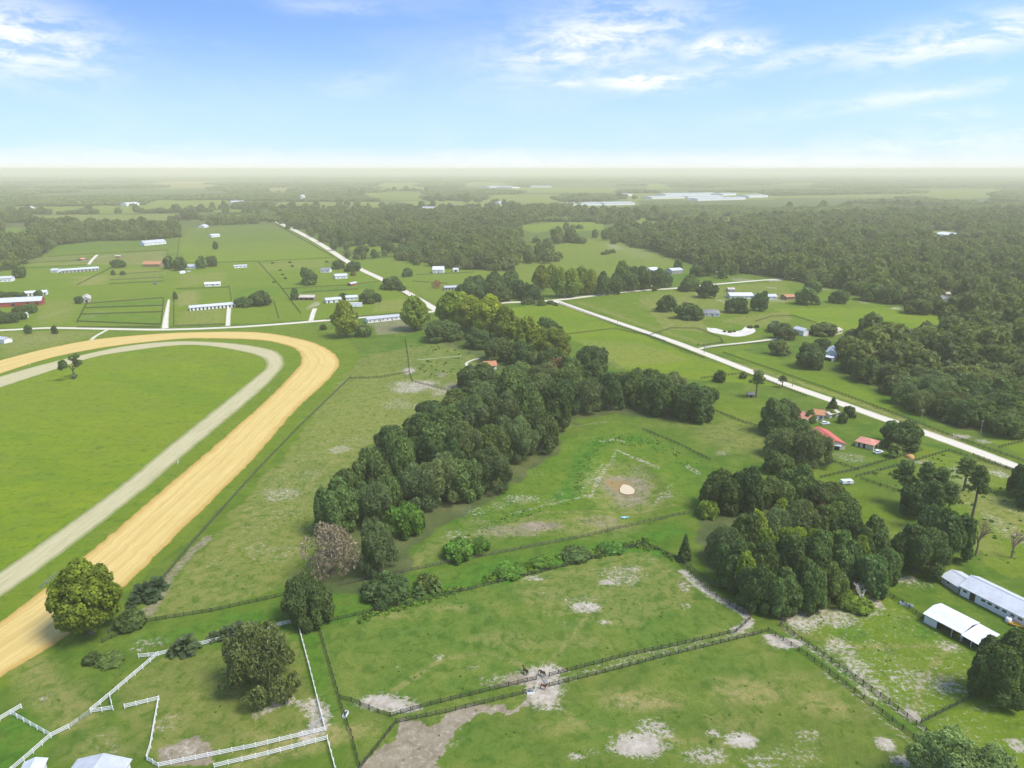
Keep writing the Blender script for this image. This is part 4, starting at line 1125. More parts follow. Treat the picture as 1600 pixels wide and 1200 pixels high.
farm(536, 469, 13, 'little tree between the two white trailers', 458, 'bush'); farm(637, 433, 16, 'bushy small tree in the field across the far road', 419, 'bush'); farm(564, 399, 24, 'lone oak in the strip field beyond the road', 383)
lh = 'oak at the front of the far middle woods'; gh = 'oaks fronting the middle woods'
for (x, b, w, tp) in [(607, 396, 24, 376), (627, 402, 28, 380), (650, 404, 28, 382), (540, 386, 26, 360), (560, 384, 24, 362), (585, 386, 26, 362), (470, 358, 22, 343), (498, 362, 26, 344), (520, 368, 24, 346)]: farm(x, b, w, lh, tp, group=gh)
farm(552, 431, 7, 'reddish bush beside the small shed on the far lawn', 436 - 12, 'bush', 'rust'); farm(505, 516, 10, 'round shrub by the road behind the track', 506, 'bush')
lk = 'tiny round shrub in the far paddock beside the fence line'; gk = 'shrubs in the far paddock'
for (x, b) in [(426, 412), (453, 411), (457, 417), (438, 423), (442, 430), (446, 436), (510, 410), (428, 442)]: farm(x, b, 5, lk, None, 'bush', group=gk)

# ---- palms and palmettos
def frond_mesh(name, seed, n, ln, mat):
    rng = random.Random(seed); mb = MB()
    for k in range(n):
        a = rng.uniform(0, 6.28); e = rng.uniform(-.5, 1.25)
        d = Vector((math.cos(a) * math.cos(e), math.sin(a) * math.cos(e), math.sin(e)))
        q = Vector((0, 0, 0)); l = ln * rng.uniform(.75, 1.05)
        m = d * l * .55; t = d * l + Vector((0, 0, -.30 * l))
        s = d.cross(Vector((0, 0, 1))).normalized() * l * .16
        b = len(mb.v)
        mb.v += [tuple(q), tuple(m - s), tuple(t - s * 1.6), tuple(t + d * l * .12), tuple(t + s * 1.6), tuple(m + s)]
        mb.f += [(b, b + 1, b + 5), (b + 1, b + 2, b + 3), (b + 1, b + 3, b + 5), (b + 5, b + 3, b + 4)]
    me = mb.mesh(name, mat)
    at = me.attributes.new('tone', 'FLOAT', 'POINT'); at.data.foreach_set('value', np.random.default_rng(seed).uniform(0, 1, len(me.vertices)))
    return me

M_FROND = leaf_material('palm_fronds', (.085, .120, .045))
FROND = [frond_mesh('fronds', s, 70, 1.0, M_FROND) for s in (1, 2)]
PALM_TRUNK = MB().tube([(0, 0, -.1), (.03, 0, .5), (0, 0, 1.0)], [.16, .13, .12], 8).mesh('trunk', M_BARKP)
def palm(px, base, wpx, label, group=None, hpx=0.0, tint=(1, 1, 1), dead=False):
    p = P(px, base); w = wpx / ppm(px, base); h = hpx / ppm(px, base) if hpx else w * .28
    o = empty('palm' if hpx else 'palmetto', (p.x, p.y, 0), trng.uniform(0, 6)); tag(o, label, 'palm', group)
    t = link('trunk', PALM_TRUNK, o); t.scale = (w * .22, w * .22, h)
    f = link('fronds', trng.choice(FROND), o); f.location = (0, 0, h); f.scale = (w / 2,) * 3; f.color = (*tint, 1)
    if dead:
        g = link('dead_fronds', FROND[0], o); g.location = (0, 0, h * .72); g.scale = (w / 2 * .8, w / 2 * .8, -w / 2 * .8); g.color = (2.6, 1.75, 1.1, 1)
    return o
palm(1396, 714, 21, 'cabbage palm with brown dead skirt beside the red-roofed stable', None, 14, (1.5, 1.5, .9), True)
palm(292, 1018, 42, 'larger palmetto against the white fence', None, 12)
palm(274, 1022, 26, 'smaller palmetto beside the larger one at the white fence')
lp, gp = 'palmetto growing behind the white fence by the grey-green oak', 'palmettos behind the white fence'
for (x, b, w) in [(375, 992, 40), (352, 996, 28), (396, 986, 24), (334, 1000, 22)]: palm(x, b, w, lp, gp, 7 if w > 30 else 0)
lp, gp = 'dark palmetto on the bank between orange track and pasture', 'palmettos on the track bank'
for (x, b, w) in [(225, 930, 38), (246, 920, 34), (238, 938, 30), (210, 945, 24)]: palm(x, b, w, lp, gp, 7 if w > 30 else 0, (.7, .8, .8))
palm(679, 922, 26, 'small pale palm at the edge of the near paddock', None, 10, (1.5, 1.6, 1.0))
palm(655, 930, 22, 'low palmetto between thicket and pale palm at the paddock edge', None, 0, (1.1, 1.3, .9))

# ---- leafless trees
def bare(px, base, wpx, top, label, mesh, name='dead_tree'):
    p = P(px, base); w = wpx / ppm(px, base); h = zat(p.y, top)
    o = empty(name, (p.x, p.y, 0), trng.uniform(0, 6)); tag(o, label, 'tree')
    t = link('trunk_and_limbs', mesh, o); t.scale = (w / 1.7, w / 1.7, h / 1.75)
    return o
BARE = [twig_mesh('bare_limbs', s, 0, M_DEAD) for s in (4, 9)]
M_REDTW = plain('reddish_twigs', (.22, .14, .11), .9, 0, .2, 1)
BARE_R = [twig_mesh('bare_limbs', s, 0, M_REDTW) for s in (14, 19)]
bare(1345, 946, 52, 893, 'bleached white dead tree at the edge of the sandy paddock', BARE[0])
bare(1524, 868, 48, 770, 'leafless reddish pine on the sandy field behind the barn', BARE_R[0])
bare(1580, 872, 44, 800, 'bare brown tree with fine twigs on the grass behind the barn', BARE_R[1])
bare(1318, 868, 30, 846, 'small bare grey snag beside the near thicket', BARE[1])

# ---- woods: nearest trees one by one, the rest as one mass
def fill(polypx, spacing, seed, y0=None, exclude=()):
    pl = np.array(G(polypx)); rng = np.random.default_rng(seed)
    x0, x1, ya, yb = pl[:, 0].min(), pl[:, 0].max(), pl[:, 1].min(), pl[:, 1].max()
    out = []
    yv = ya
    while yv < yb:                                    # wider spacing farther off
        sp = spacing * max(1, yv / 900) ** .55
        xv = np.arange(x0, x1, sp) + rng.uniform(-.38, .38, len(np.arange(x0, x1, sp))) * sp
        yy = yv + rng.uniform(-.38, .38, len(xv)) * sp
        out.append(np.stack([xv, yy, np.full(len(xv), sp)], 1)); yv += sp * .9
    o = np.concatenate(out)
    k = inpoly(o[:, 0], o[:, 1], [tuple(q) for q in pl]) & (abs(o[:, 0]) < o[:, 1] * .90 + 60)
    for e in exclude:
        for z in (0, 5, 10, 15): k &= ~inpoly(o[:, 0], o[:, 1], [tuple(P(a, b, z).xy) for a, b in e])
    return o[k]

CLEAR = [f[0] for f in FAR_FIELDS] + [[(1452, 466), (1500, 462), (1500, 474), (1455, 478)]]
wr = fill(WOODS['right'], 10.5, 5, exclude=CLEAR)
wr = wr[fbm(wr[:, 0], wr[:, 1], 70, 51, 3) > .16]
wr = wr[np.argsort(wr[:, 1])]
n_ind = max(0, 296 - NTREES['oak_tree'])
lw, gw = 'rounded oak at the near edge of the wide woods on the right', 'nearest oaks of the right-hand woods'
for x, y, sp in wr[:n_ind]:
    tt = trng.choice(['green', 'green', 'grey', 'grey', 'dark'])
    put_tree('oak', x, y, trng.uniform(13.5, 19), TW[tt] + ' rounded oak at the edge of the wide woods by the white road', TW[tt] + ' oaks of the wide woods edge', tt, trng.uniform(.9, 1.15))
wr = wr[n_ind:]

FARP = []
for s, k, tot, sz in ((71, 'oak', 1100, .092), (72, 'oak', 1100, .092), (73, 'oak', 1100, .092), (74, 'tall', 900, .115)):
    FARP.append(bpy.data.objects.new('woods_tree', crown_mesh('woods_tree', k, tot, sz, s, M_LEAF_FAR)))
def clump_mesh(name, seed):
    rng = np.random.default_rng(seed); C, R = [], []
    for i in range(30):
        C.append((rng.uniform(-.95, .95), rng.uniform(-.95, .95), rng.uniform(.18, .34))); R.append(rng.uniform(.14, .24))
    v, f, t = lobes_to_leaves(np.array(C), np.array(R), 1300, .085, rng, .8, 1.0)
    return np_mesh(name, v, f, {'tone': t}, M_LEAF_FAR)
CLUMP = [bpy.data.objects.new('woods_clump', clump_mesh('woods_clump', s)) for s in (81, 82, 83)]


def scatter(name, pts, scl, rot, pick, protos, label, cat):
    me = bpy.data.meshes.new(name); me.vertices.add(len(pts)); me.vertices.foreach_set('co', np.ascontiguousarray(pts, np.float32).ravel())
    a = me.attributes.new('scl', 'FLOAT_VECTOR', 'POINT'); a.data.foreach_set('vector', np.ascontiguousarray(scl, np.float32).ravel())
    a = me.attributes.new('rz', 'FLOAT', 'POINT'); a.data.foreach_set('value', np.ascontiguousarray(rot, np.float32))
    a = me.attributes.new('pick', 'INT', 'POINT'); a.data.foreach_set('value', np.ascontiguousarray(pick, np.int32))
    ng = bpy.data.node_groups.new(name, 'GeometryNodeTree')
    ng.interface.new_socket('Geometry', in_out='INPUT', socket_type='NodeSocketGeometry'); ng.interface.new_socket('Geometry', in_out='OUTPUT', socket_type='NodeSocketGeometry')
    n, l = ng.nodes, ng.links
    gi, go = n.new('NodeGroupInput'), n.new('NodeGroupOutput')
    jo = n.new('GeometryNodeJoinGeometry')
    for p in protos:
        oi = n.new('GeometryNodeObjectInfo'); oi.inputs['Object'].default_value = p; oi.inputs['As Instance'].default_value = True
        l.new(oi.outputs['Geometry'], jo.inputs[0])
    ip = n.new('GeometryNodeInstanceOnPoints'); ip.inputs['Pick Instance'].default_value = True
    def na(nm, ty):
        k = n.new('GeometryNodeInputNamedAttribute'); k.data_type = ty; k.inputs[0].default_value = nm; return k.outputs['Attribute']
    cx = n.new('ShaderNodeCombineXYZ'); l.new(na('rz', 'FLOAT'), cx.inputs[2])
    l.new(gi.outputs[0], ip.inputs['Points']); l.new(jo.outputs[0], ip.inputs['Instance']); l.new(na('pick', 'INT'), ip.inputs['Instance Index'])
    l.new(cx.outputs[0], ip.inputs['Rotation']); l.new(na('scl', 'FLOAT_VECTOR'), ip.inputs['Scale']); l.new(ip.outputs[0], go.inputs[0])
    o = link(name, me); md = o.modifiers.new('scatter', 'NODES'); md.node_group = ng
    return tag(o, label, cat, kind='stuff')


def woods(name, P3, label, seed, wmin=13, wmax=20, protos=None, tall=.12):
    rng = np.random.default_rng(seed); n = len(P3)
    w = rng.uniform(wmin, wmax, n) / 2 * (P3[:, 2] / 10.5) ** .9
    hz = np.minimum(w, 9) * rng.uniform(.7, 1.35, n)
    pk = rng.choice(4, n, p=[(1 - tall) / 3] * 3 + [tall])
    hz = np.where(pk == 3, hz * .8, hz)
    return scatter(name, np.stack([P3[:, 0], P3[:, 1], np.zeros(n)], 1), np.stack([w, w, hz], 1), rng.uniform(0, 6.28, n), pk, FARP, label, 'woods')


woods('woods', wr, 'wide hazy oak woods beyond the white road', 1)
wl_ = fill(WOODS['left'], 9.5, 6, exclude=CLEAR)
woods('woods', wl_, 'dark wood behind the farms and stables', 2, tall=.3)
wm_ = fill(WOODS['middle'], 10.5, 7, exclude=CLEAR)
woods('woods', wm_, 'dark woods in the middle distance between the far fields', 3)
# lines and small stands of trees far off
rows = []
def row(pts, n, jit=4, size=10.5):
    c = np.array(G(pts)); c, _ = resample(c, n)
    c = c + RNG.normal(size=c.shape) * jit
    rows.append(np.concatenate([c, np.full((n, 1), size)], 1))
row([(12, 336), (80, 335)], 16, 5, 13); row([(98, 335), (125, 334)], 9, 6, 14); row([(130, 335), (152, 334)], 8, 6, 14); row([(183, 333), (187, 333)], 3, 3, 12); row([(215, 333), (255, 333)], 12, 5, 13); row([(258, 333), (330, 331)], 22, 6, 14)
row([(330, 328), (400, 326)], 20, 8, 14); row([(345, 337), (400, 341)], 12, 8, 12); row([(0, 349), (50, 347)], 12, 8, 13); row([(275, 345), (320, 342)], 12, 8, 12); row([(330, 352), (395, 350)], 12, 8, 10)
row([(430, 344), (520, 384), (560, 405)], 20, 14, 7); row([(440, 342), (480, 358)], 14, 10, 12); row([(630, 405), (720, 421)], 24, 8, 8); row([(575, 405), (600, 400)], 5, 4, 5)
row([(1240, 330), (1440, 322), (1600, 322)], 60, 30, 16); row([(1000, 365), (1060, 402)], 20, 8, 10); row([(860, 364), (905, 356)], 6, 10, 11); row([(850, 378), (905, 380)], 12, 14, 12); row([(945, 350), (985, 346)], 14, 12, 12)
row([(800, 395), (845, 398), (850, 410)], 24, 10, 9); row([(820, 412), (846, 400)], 14, 8, 8); row([(940, 398), (952, 396)], 3, 3, 6)
row([(1010, 345), (1120, 348)], 20, 14, 12); row([(800, 332), (1050, 338)], 60, 22, 14); row([(430, 300), (540, 306)], 20, 60, 22); row([(600, 298), (680, 299)], 22, 40, 20); row([(680, 313), (760, 316)], 18, 40, 18); row([(880, 312), (960, 310)], 22, 60, 20)
row([(418, 326), (560, 324)], 26, 20, 13); row([(560, 330), (800, 322)], 40, 22, 14); row([(940, 372), (1000, 388)], 10, 8, 9)
rw = np.concatenate(rows)
woods('tree_lines', rw, 'far tree lines and small stands between the hazy fields', 4)
# distant forest beyond: clumps that widen with distance
pts, sc = [], []
r2 = np.random.default_rng(12); yv = 1750.0
while yv < 11000:
    w = 30 * max(1, yv / 1900) ** 1.15
    xs_ = np.arange(-yv * .86, yv * .86, w * 1.35); xs_ = xs_ + r2.uniform(-.4, .4, len(xs_)) * w
    yy = yv + r2.uniform(-.4, .4, len(xs_)) * w
    pts.append(np.stack([xs_, yy], 1)); sc.append(np.full(len(xs_), w)); yv += w * 1.3
pts = np.concatenate(pts); sc = np.concatenate(sc)
keep = fbm(pts[:, 0], pts[:, 1], 900, 15, 3) > .46
for e in [f[0] for f in FAR_FIELDS]:
    for z in (0, 4, 8, 12, 16): keep &= ~inpoly(pts[:, 0], pts[:, 1], [tuple(P(a, b, z).xy) for a, b in e])
for k in WOODS: keep &= ~inpoly(pts[:, 0], pts[:, 1], G(WOODS[k]))
pts, sc = pts[keep], sc[keep]
n = len(pts)
scatter('distant_forest', np.stack([pts[:, 0], pts[:, 1], np.zeros(n)], 1), np.stack([sc, sc, r2.uniform(17, 25, n)], 1), r2.uniform(0, 6.28, n), r2.integers(0, 3, n), CLUMP, 'hazy forest stretching to the horizon', 'forest')
# weeds and rank grass on the lush strip, ditch and pond rim
WEED = [bpy.data.objects.new('weed_tuft', crown_mesh('weed_tuft', 'bush', 60, .26, s, leaf_material('weeds_%d' % s, c, False, True))) for s, c in ((91, (.115, .215, .022)), (92, (.150, .215, .035)))]
def weeds(pls, dens, seed, smin=.35, smax=.9):
    rng = np.random.default_rng(seed); out = []
    for pp in pls:
        g = np.array(G(pp)); lo, hi = g.min(0), g.max(0)
        n = int((hi - lo).prod() * dens); q = rng.uniform(lo, hi, (n, 2)); k = inpoly(q[:, 0], q[:, 1], [tuple(v) for v in g]) & (fbm(q[:, 0], q[:, 1], 6, seed) > .45); out.append(q[k])
    q = np.concatenate(out); n = len(q); s = rng.uniform(smin, smax, n)
    return scatter('weeds', np.stack([q[:, 0], q[:, 1], basin(q[:, 0], q[:, 1])], 1), np.stack([s, s, s * rng.uniform(.6, 1.1, n)], 1), rng.uniform(0, 6.28, n), rng.integers(0, 2, n), WEED, LAB, 'weeds')
LAB = 'rank green weeds along the lush strip behind the near paddock'
weeds([[(560, 962), (700, 915), (880, 866), (1010, 842), (1060, 880), (1000, 858), (880, 885), (720, 925), (560, 975)]], 1.3, 31)
LAB = 'tall weeds along the ditch round the dry pond'
weeds([[(1020, 680), (975, 676), (930, 684), (905, 720), (890, 770), (905, 775), (925, 720), (950, 692), (1010, 700), (1080, 735), (1090, 725)], [(700, 850), (800, 800), (900, 780), (905, 786), (800, 815), (720, 858)]], .32, 32, .18, .45)
LAB = 'scattered taller grass tussocks on the sandy field by the pines'
weeds([[(1350, 740), (1480, 705), (1600, 760), (1600, 880), (1480, 880)], [(640, 540), (740, 540), (740, 590), (660, 590)]], .05, 33, .3, .9)
LAB = 'scattered grass tufts across the near pastures and paddocks'
weeds([[(500, 980), (1005, 855), (1160, 975), (860, 1050), (610, 1115), (540, 1095)], [(620, 1140), (1170, 1000), (1440, 1180), (1420, 1220), (600, 1220)], [(560, 600), (700, 540), (700, 610), (640, 660), (500, 800), (450, 920), (240, 960), (340, 840)],
       [(1230, 960), (1370, 930), (1500, 1010), (1530, 1075), (1440, 1125)], [(660, 880), (800, 780), (900, 690), (1080, 700), (1080, 800), (900, 840)], [(250, 1040), (460, 985), (500, 1130), (250, 1190)], [(120, 1020), (240, 1030), (140, 1110), (60, 1110)], [(1310, 760), (1400, 760), (1380, 860), (1330, 830)]], .05, 34, .12, .30)

# ================================================================== FENCES
M_WHITEF = plain('white_fence_paint', (.74, .74, .72), .6, 0, .08, 1.0)
M_BLACKF = plain('black_fence_paint', (.030, .028, .026), .8, 0, .3, 1.5)
M_GREYF = plain('weathered_boards', (.075, .068, .058), .85, 0, .3, 1.5)
POSTS = {}
def post_mesh(mat, h, w):
    k = (mat.name, h, w)
    if k not in POSTS: POSTS[k] = MB().box(-w / 2, w / 2, -w / 2, w / 2, -.15, h).mesh('post', mat)
    return POSTS[k]


def fence(pts, label, mat=None, near=True, rails=(.35, .75, 1.15), h=1.35, gap=2.45, rh=.13, group=None, name='board_fence', world=False, pw=.15):
    mat = mat or M_BLACKF
    w = [Vector((x, y, 0)) for x, y in (pts if world else G(pts))]
    o = empty(name, w[0]); tag(o, label, 'fence', group)
    base = w[0]
    pm = post_mesh(mat, h, pw)
    allp, allr = MB(), MB()
    for a, b in zip(w[:-1], w[1:]):
        d = b - a; ln = d.length; n = max(1, round(ln / gap)); rz = math.atan2(d.y, d.x)
        zA, zB = (float(basin(np.array([q.x]), np.array([q.y]))[0]) for q in (a, b))
        for k in range(n + (1 if b is w[-1] else 0)):
            q = a + d * (k / n) - base
            q.z = zA + (zB - zA) * k / n
            if near:
                p = link('post', pm, o); p.location = q; p.rotation_euler = (0, 0, rz)
            else: allp.box(q.x - pw / 2, q.x + pw / 2, q.y - pw / 2, q.y + pw / 2, -.1, h)
        side = Vector((-d.y, d.x, 0)).normalized() * (pw / 2 + .02)
        for z in rails:
            if near:
                m = MB().bar((a - base) + Vector((0, 0, z + zA)) - side, (b - base) + Vector((0, 0, z + zB)) - side, .045, rh)
                m.build('rail', mat, o)
            else: allr.bar((a - base) + Vector((0, 0, z)) - side, (b - base) + Vector((0, 0, z)) - side, .05, rh)
    if not near:
        tag(allp.build('posts', mat, o), kind='stuff'); tag(allr.build('rails', mat, o), kind='stuff')
    return o


WH = dict(mat=M_WHITEF, rails=(.4, .8, 1.2), rh=.17)
fence([(217, 1028), (248, 1025), (284, 1015), (312, 1009), (365, 996), (406, 986), (454, 974)], 'white board fence running behind the grey-green oak from the palmettos', **WH)
fence([(247, 1025), (172, 1089), (142, 1114)], 'white board fence slanting down from the palmettos to the metal gate', **WH)
fence([(172, 1089), (177, 1110), (142, 1115)], 'short angled white board fence beside the metal gate', **WH)
fence([(108, 1139), (80, 1153), (38, 1190), (0, 1222)], 'white board fence between the metal gate and the metal-roofed sheds', **WH)
fence([(80, 1153), (17, 1117)], 'white board fence joining the gate fence to the dark green corner paddock', **WH)
fence([(34, 1107), (0, 1127), (-50, 1158)], 'white board fence along the dark green corner paddock', **WH)
fence([(195, 1107), (249, 1094)], 'short white board fence at the opening below the oak', **WH)
fence([(249, 1094), (236, 1169), (230, 1188), (248, 1199)], 'white board fence down the bare sandy side of the oak paddock', **WH)
fence([(248, 1199), (400, 1168), (509, 1142)], 'long white board fence along the lane below the oak paddock', **WH)
fence([(467, 981), (483, 1040), (496, 1092), (509, 1142)], 'white board fence between the oak and the narrow grassy lane', **WH)
fence([(335, 1200), (400, 1185), (512, 1156), (525, 1205)], 'white board fence on the near side of the lane, turning a corner', **WH)
g1 = 'black board fence'
fence([(498, 978), (508, 1013), (531, 1092), (549, 1096), (591, 1114), (610, 1120)], 'dark board fence closing the near paddock beside the narrow grassy lane')
fence([(610, 1120), (673, 1102), (838, 1062)], 'dark board fence from the paddock corner to the horses at the gate')
fence([(858, 1057), (981, 1025), (1071, 1006), (1150, 988), (1172, 968)], 'dark board fence on the far side of the lane beyond the horses')
fence([(1172, 967), (1109, 926), (1054, 872), (1004, 851)], 'dark board fence between the near paddock and the thicket')
fence([(560, 1205), (619, 1130)], 'dark board fence slanting along the bare grey sand')
fence([(619, 1130), (697, 1114), (800, 1089), (834, 1080)], 'dark board fence along the bare grey sand to the gate')
fence([(858, 1073), (946, 1051), (1033, 1028), (1176, 993)], 'dark board fence on the near side of the lane beyond the gate')
fence([(1178, 993), (1200, 986), (1261, 1025), (1296, 1051), (1378, 1115), (1427, 1153), (1454, 1171), (1500, 1205)], 'dark board fence down the front paddock beside the sandy paddock lane')
fence([(1255, 952), (1219, 978), (1287, 1025), (1375, 1089), (1462, 1156)], 'dark board fence enclosing the speckled sandy paddock along the lane')
fence([(1369, 920), (1410, 943), (1442, 968), (1506, 1007)], 'dark board fence between the sandy paddock and the white shed')
fence([(1439, 1130), (1515, 1092), (1544, 1075), (1600, 1050)], 'dark board fence across the foot of the sandy paddock')
fence([(543, 1133), (549, 1146), (562, 1197)], 'short dark board fence beside the white fence corner')
fence([(531, 1095), (543, 1130)], 'short dark board fence continuing the paddock line to the lane')
fence([(1255, 952), (1310, 928), (1330, 922)], 'wire and post fence under the thicket edge', M_GREYF)
fence([(1060, 868), (1085, 893), (1115, 918)], 'grey board fence along the thicket beside the small conifer', M_GREYF)
# parcel boundary
fence([(500, 975), (720, 925), (880, 886), (1004, 851)], 'dark board fence along the lush weedy strip at the back of the near paddock')
fence([(160, 1004), (230, 972), (330, 956), (444, 931)], 'dark post fence along the foot of the pale pasture')
fence([(530, 915), (700, 880), (900, 842), (1060, 806), (1120, 795)], 'dark post fence behind the lush strip below the pond', M_GREYF)
fence([(170, 990), (252, 908), (300, 850), (400, 738), (470, 665), (548, 590)], 'dark fence between the orange track and the pale pasture', M_GREYF, near=False)
fence([(548, 592), (590, 591), (640, 582)], 'dark fence across the top of the pale pasture', near=False)
fence([(645, 597), (690, 608), (732, 621)], 'dark fence slanting from the sandy patch to the grove', near=False)
fence([(640, 582), (638, 560), (633, 530)], 'dark fence between the upper paddocks', near=False)
fence([(640, 582), (645, 597)], 'short dark fence by the sandy gateway', near=False)
fence([(1005, 672), (1060, 695), (1110, 720)], 'dark fence above the dry pond', near=False)
# right
gF = None
fence([(1200, 576), (1300, 611), (1400, 648), (1480, 680), (1600, 722)], 'black fence following the far side of the white road', near=False)
fence([(1130, 552), (1200, 576)], 'black fence continuing along the far side of the white road', near=False)
fence([(1282, 747), (1335, 735), (1395, 717), (1440, 704)], 'dark hedge-like fence on the red stable side of the green lane', near=False)
fence([(1337, 746), (1425, 722), (1482, 705), (1570, 732), (1640, 752)], 'dark fence round the sandy field by the road', near=False)
fence([(1295, 720), (1340, 735)], 'dark fence at the foot of the little stable yard', near=False)
fence([(1345, 749), (1407, 770)], 'short dark fence beside the parked white trailer', near=False)
fence([(1095, 592), (1160, 584), (1200, 596), (1260, 620)], 'dark fence at the corner of the bright field by the road', near=False)
fence([(1115, 642), (1160, 660), (1200, 672)], 'dark fence between the oaks and the stable trees', near=False)
fence([(885, 523), (960, 514), (1010, 524), (1100, 560)], 'dark fence across the bright field before the road', near=False)
fence([(1015, 524), (1050, 513), (1090, 514), (1125, 528), (1130, 536), (1095, 541)], 'dark fence curving round the paddock by the white sand hollow', near=False)
fence([(1100, 545), (1160, 539), (1220, 533)], 'dark fence along the narrow sand drive', near=False)
fence([(1180, 503), (1205, 495), (1240, 494), (1275, 505)], 'dark fence round the paddock beside the house oaks', near=False)
fence([(1560, 700), (1600, 690), (1650, 700)], 'dark fence beyond the road end', near=False)
fence([(1520, 712), (1600, 742)], 'dark post fence along the near side of the road', near=False)
# left farms: rows of dark rails
gk = 'dark paddock rails of the narrow farm paddocks'; lk = 'dark board fence dividing the long narrow farm paddocks'
for a, b in (((136, 475), (255, 466)), ((134, 482), (254, 478)), ((128, 492), (253, 488)), ((122, 503), (252, 508)), ((138, 470), (120, 505)), ((256, 467), (252, 508))): fence([a, b], lk, near=False, group=gk, rh=.22, h=1.5)
lk2, gk2 = 'dark fence line between the upper farm fields', 'fence lines of the upper farm fields'
for pts in ([(75, 402), (160, 396), (262, 391)], [(262, 391), (264, 412)], [(282, 360), (276, 412)], [(275, 412), (400, 409), (520, 403)], [(40, 420), (140, 414)], [(40, 412), (140, 406)], [(175, 430), (256, 424)], [(172, 438), (256, 434)], [(172, 444), (256, 440)],
            [(120, 446), (172, 420)], [(276, 452), (350, 450), (358, 448)], [(272, 455), (272, 510)], [(358, 448), (362, 470)], [(404, 410), (440, 450), (470, 490)], [(428, 470), (436, 498)], [(440, 452), (545, 446), (595, 440)], [(470, 458), (560, 452)],
            [(510, 500), (630, 490)], [(275, 510), (352, 507)], [(120, 512), (250, 512)], [(430, 350), (500, 390), (540, 412)], [(600, 440), (640, 465), (665, 485)], [(560, 405), (610, 402)], [(650, 430), (740, 426)], [(645, 440), (700, 444)]):
    fence(pts, lk2, near=False, group=gk2, rh=.16, h=1.4)
fence([(873, 465), (960, 454), (1050, 447)], 'dark fence along the side road beyond the junction', near=False)
fence([(873, 474), (965, 508), (1040, 534)], 'dark fence along the near side of the white road', near=False)

# metal gate in the white fence, and the gate by the horses
M_GALV = plain('galvanised_steel', (.36, .38, .38), .45, .6, .1, 2)
def pipe_gate(a, b, label):
    pa, pb = P(*a), P(*b); o = empty('metal_gate', pa, math.atan2(pb.y - pa.y, pb.x - pa.x)); tag(o, label, 'gate')
    ln = (pb - pa).length
    for xx in (.05, ln / 2, ln - .05): MB().tube([(xx, 0, 0 if xx != ln / 2 else .25), (xx, 0, 1.3)], [.045] * 2, 6).build('gate_upright', M_GALV, o)
    for z in (.3, .55, .8, 1.02, 1.25): MB().tube([(.09, 0, z), (ln - .09, 0, z)], [.035] * 2, 5).build('gate_rail', M_GALV, o)
    return o
pipe_gate((142, 1115), (125, 1127), 'galvanised gate leaf hinged on the white fence slanting from the palmettos')
pipe_gate((108, 1139), (124.5, 1127.5), 'galvanised gate leaf hinged on the fence from the metal-roofed sheds')
pipe_gate((848, 1058), (856, 1073), 'light metal gate standing open beside the horses')
pipe_gate((484, 1146), (505, 1124), 'pale gate leaning across the corner of the oak paddock')

# ================================================================== BUILDINGS
def roof_mat(name, c, rough=.45, metal=.0, rib=1.6):
    t = NT(name)
    gm = t.new('TexCoord')
    n = t.noise(.35, 5, .65); n2 = t.noise(2.5, 3, .6)
    col = t.mix(t.rng(n, .35, .7), tuple(x * .86 for x in c) + (1,), tuple(min(1, x * 1.08) for x in c) + (1,))
    col = t.mix(t.rng(n2, .58, .8, 0, .35), col, tuple(x * .6 for x in c) + (1,))
    wv = t.new('TexWave'); wv.inputs['Scale'].default_value = rib; t.l.new(gm.outputs['Object'], wv.inputs['Vector'])
    return t.done(t.bsdf(col, rough, metal, .4, t.bump(wv.outputs['Fac'], .25, .03)))
R_WHITE = roof_mat('white_metal_roof', (.50, .52, .54)); R_GREY = roof_mat('grey_metal_roof', (.42, .44, .46)); R_BRIGHT = roof_mat('bright_white_roof', (.62, .63, .66))
R_RED = roof_mat('red_metal_roof', (.52, .115, .075)); R_PINK = roof_mat('faded_red_roof', (.55, .23, .16)); R_ORANGE = roof_mat('orange_tile_roof', (.42, .19, .085)); R_SHINGLE = roof_mat('grey_shingle_roof', (.20, .20, .21), .9)
R_TAN = roof_mat('tan_roof', (.45, .40, .33), .8)
W_WHITE = plain('white_wall', (.70, .70, .68), .8, 0, .06, .6); W_CREAM = plain('cream_wall', (.55, .47, .34), .85, 0, .1, .6); W_RED = plain('red_barn_wall', (.30, .055, .045), .8, 0, .15, .6)
W_GREY = plain('grey_wall', (.36, .35, .33), .85, 0, .1, .6); W_BROWN = plain('brown_wall', (.26, .17, .12), .85, 0, .12, .6)
M_DARK = plain('dark_opening', (.022, .021, .02), .9, 0, .2, 1); tg = NT('window_glass'); M_GLASS = tg.done(tg.bsdf((.04, .05, .06, 1), .08, 0, .6)); M_DOOR = plain('door_paint', (.20, .19, .18), .6, 0, .1, 1)


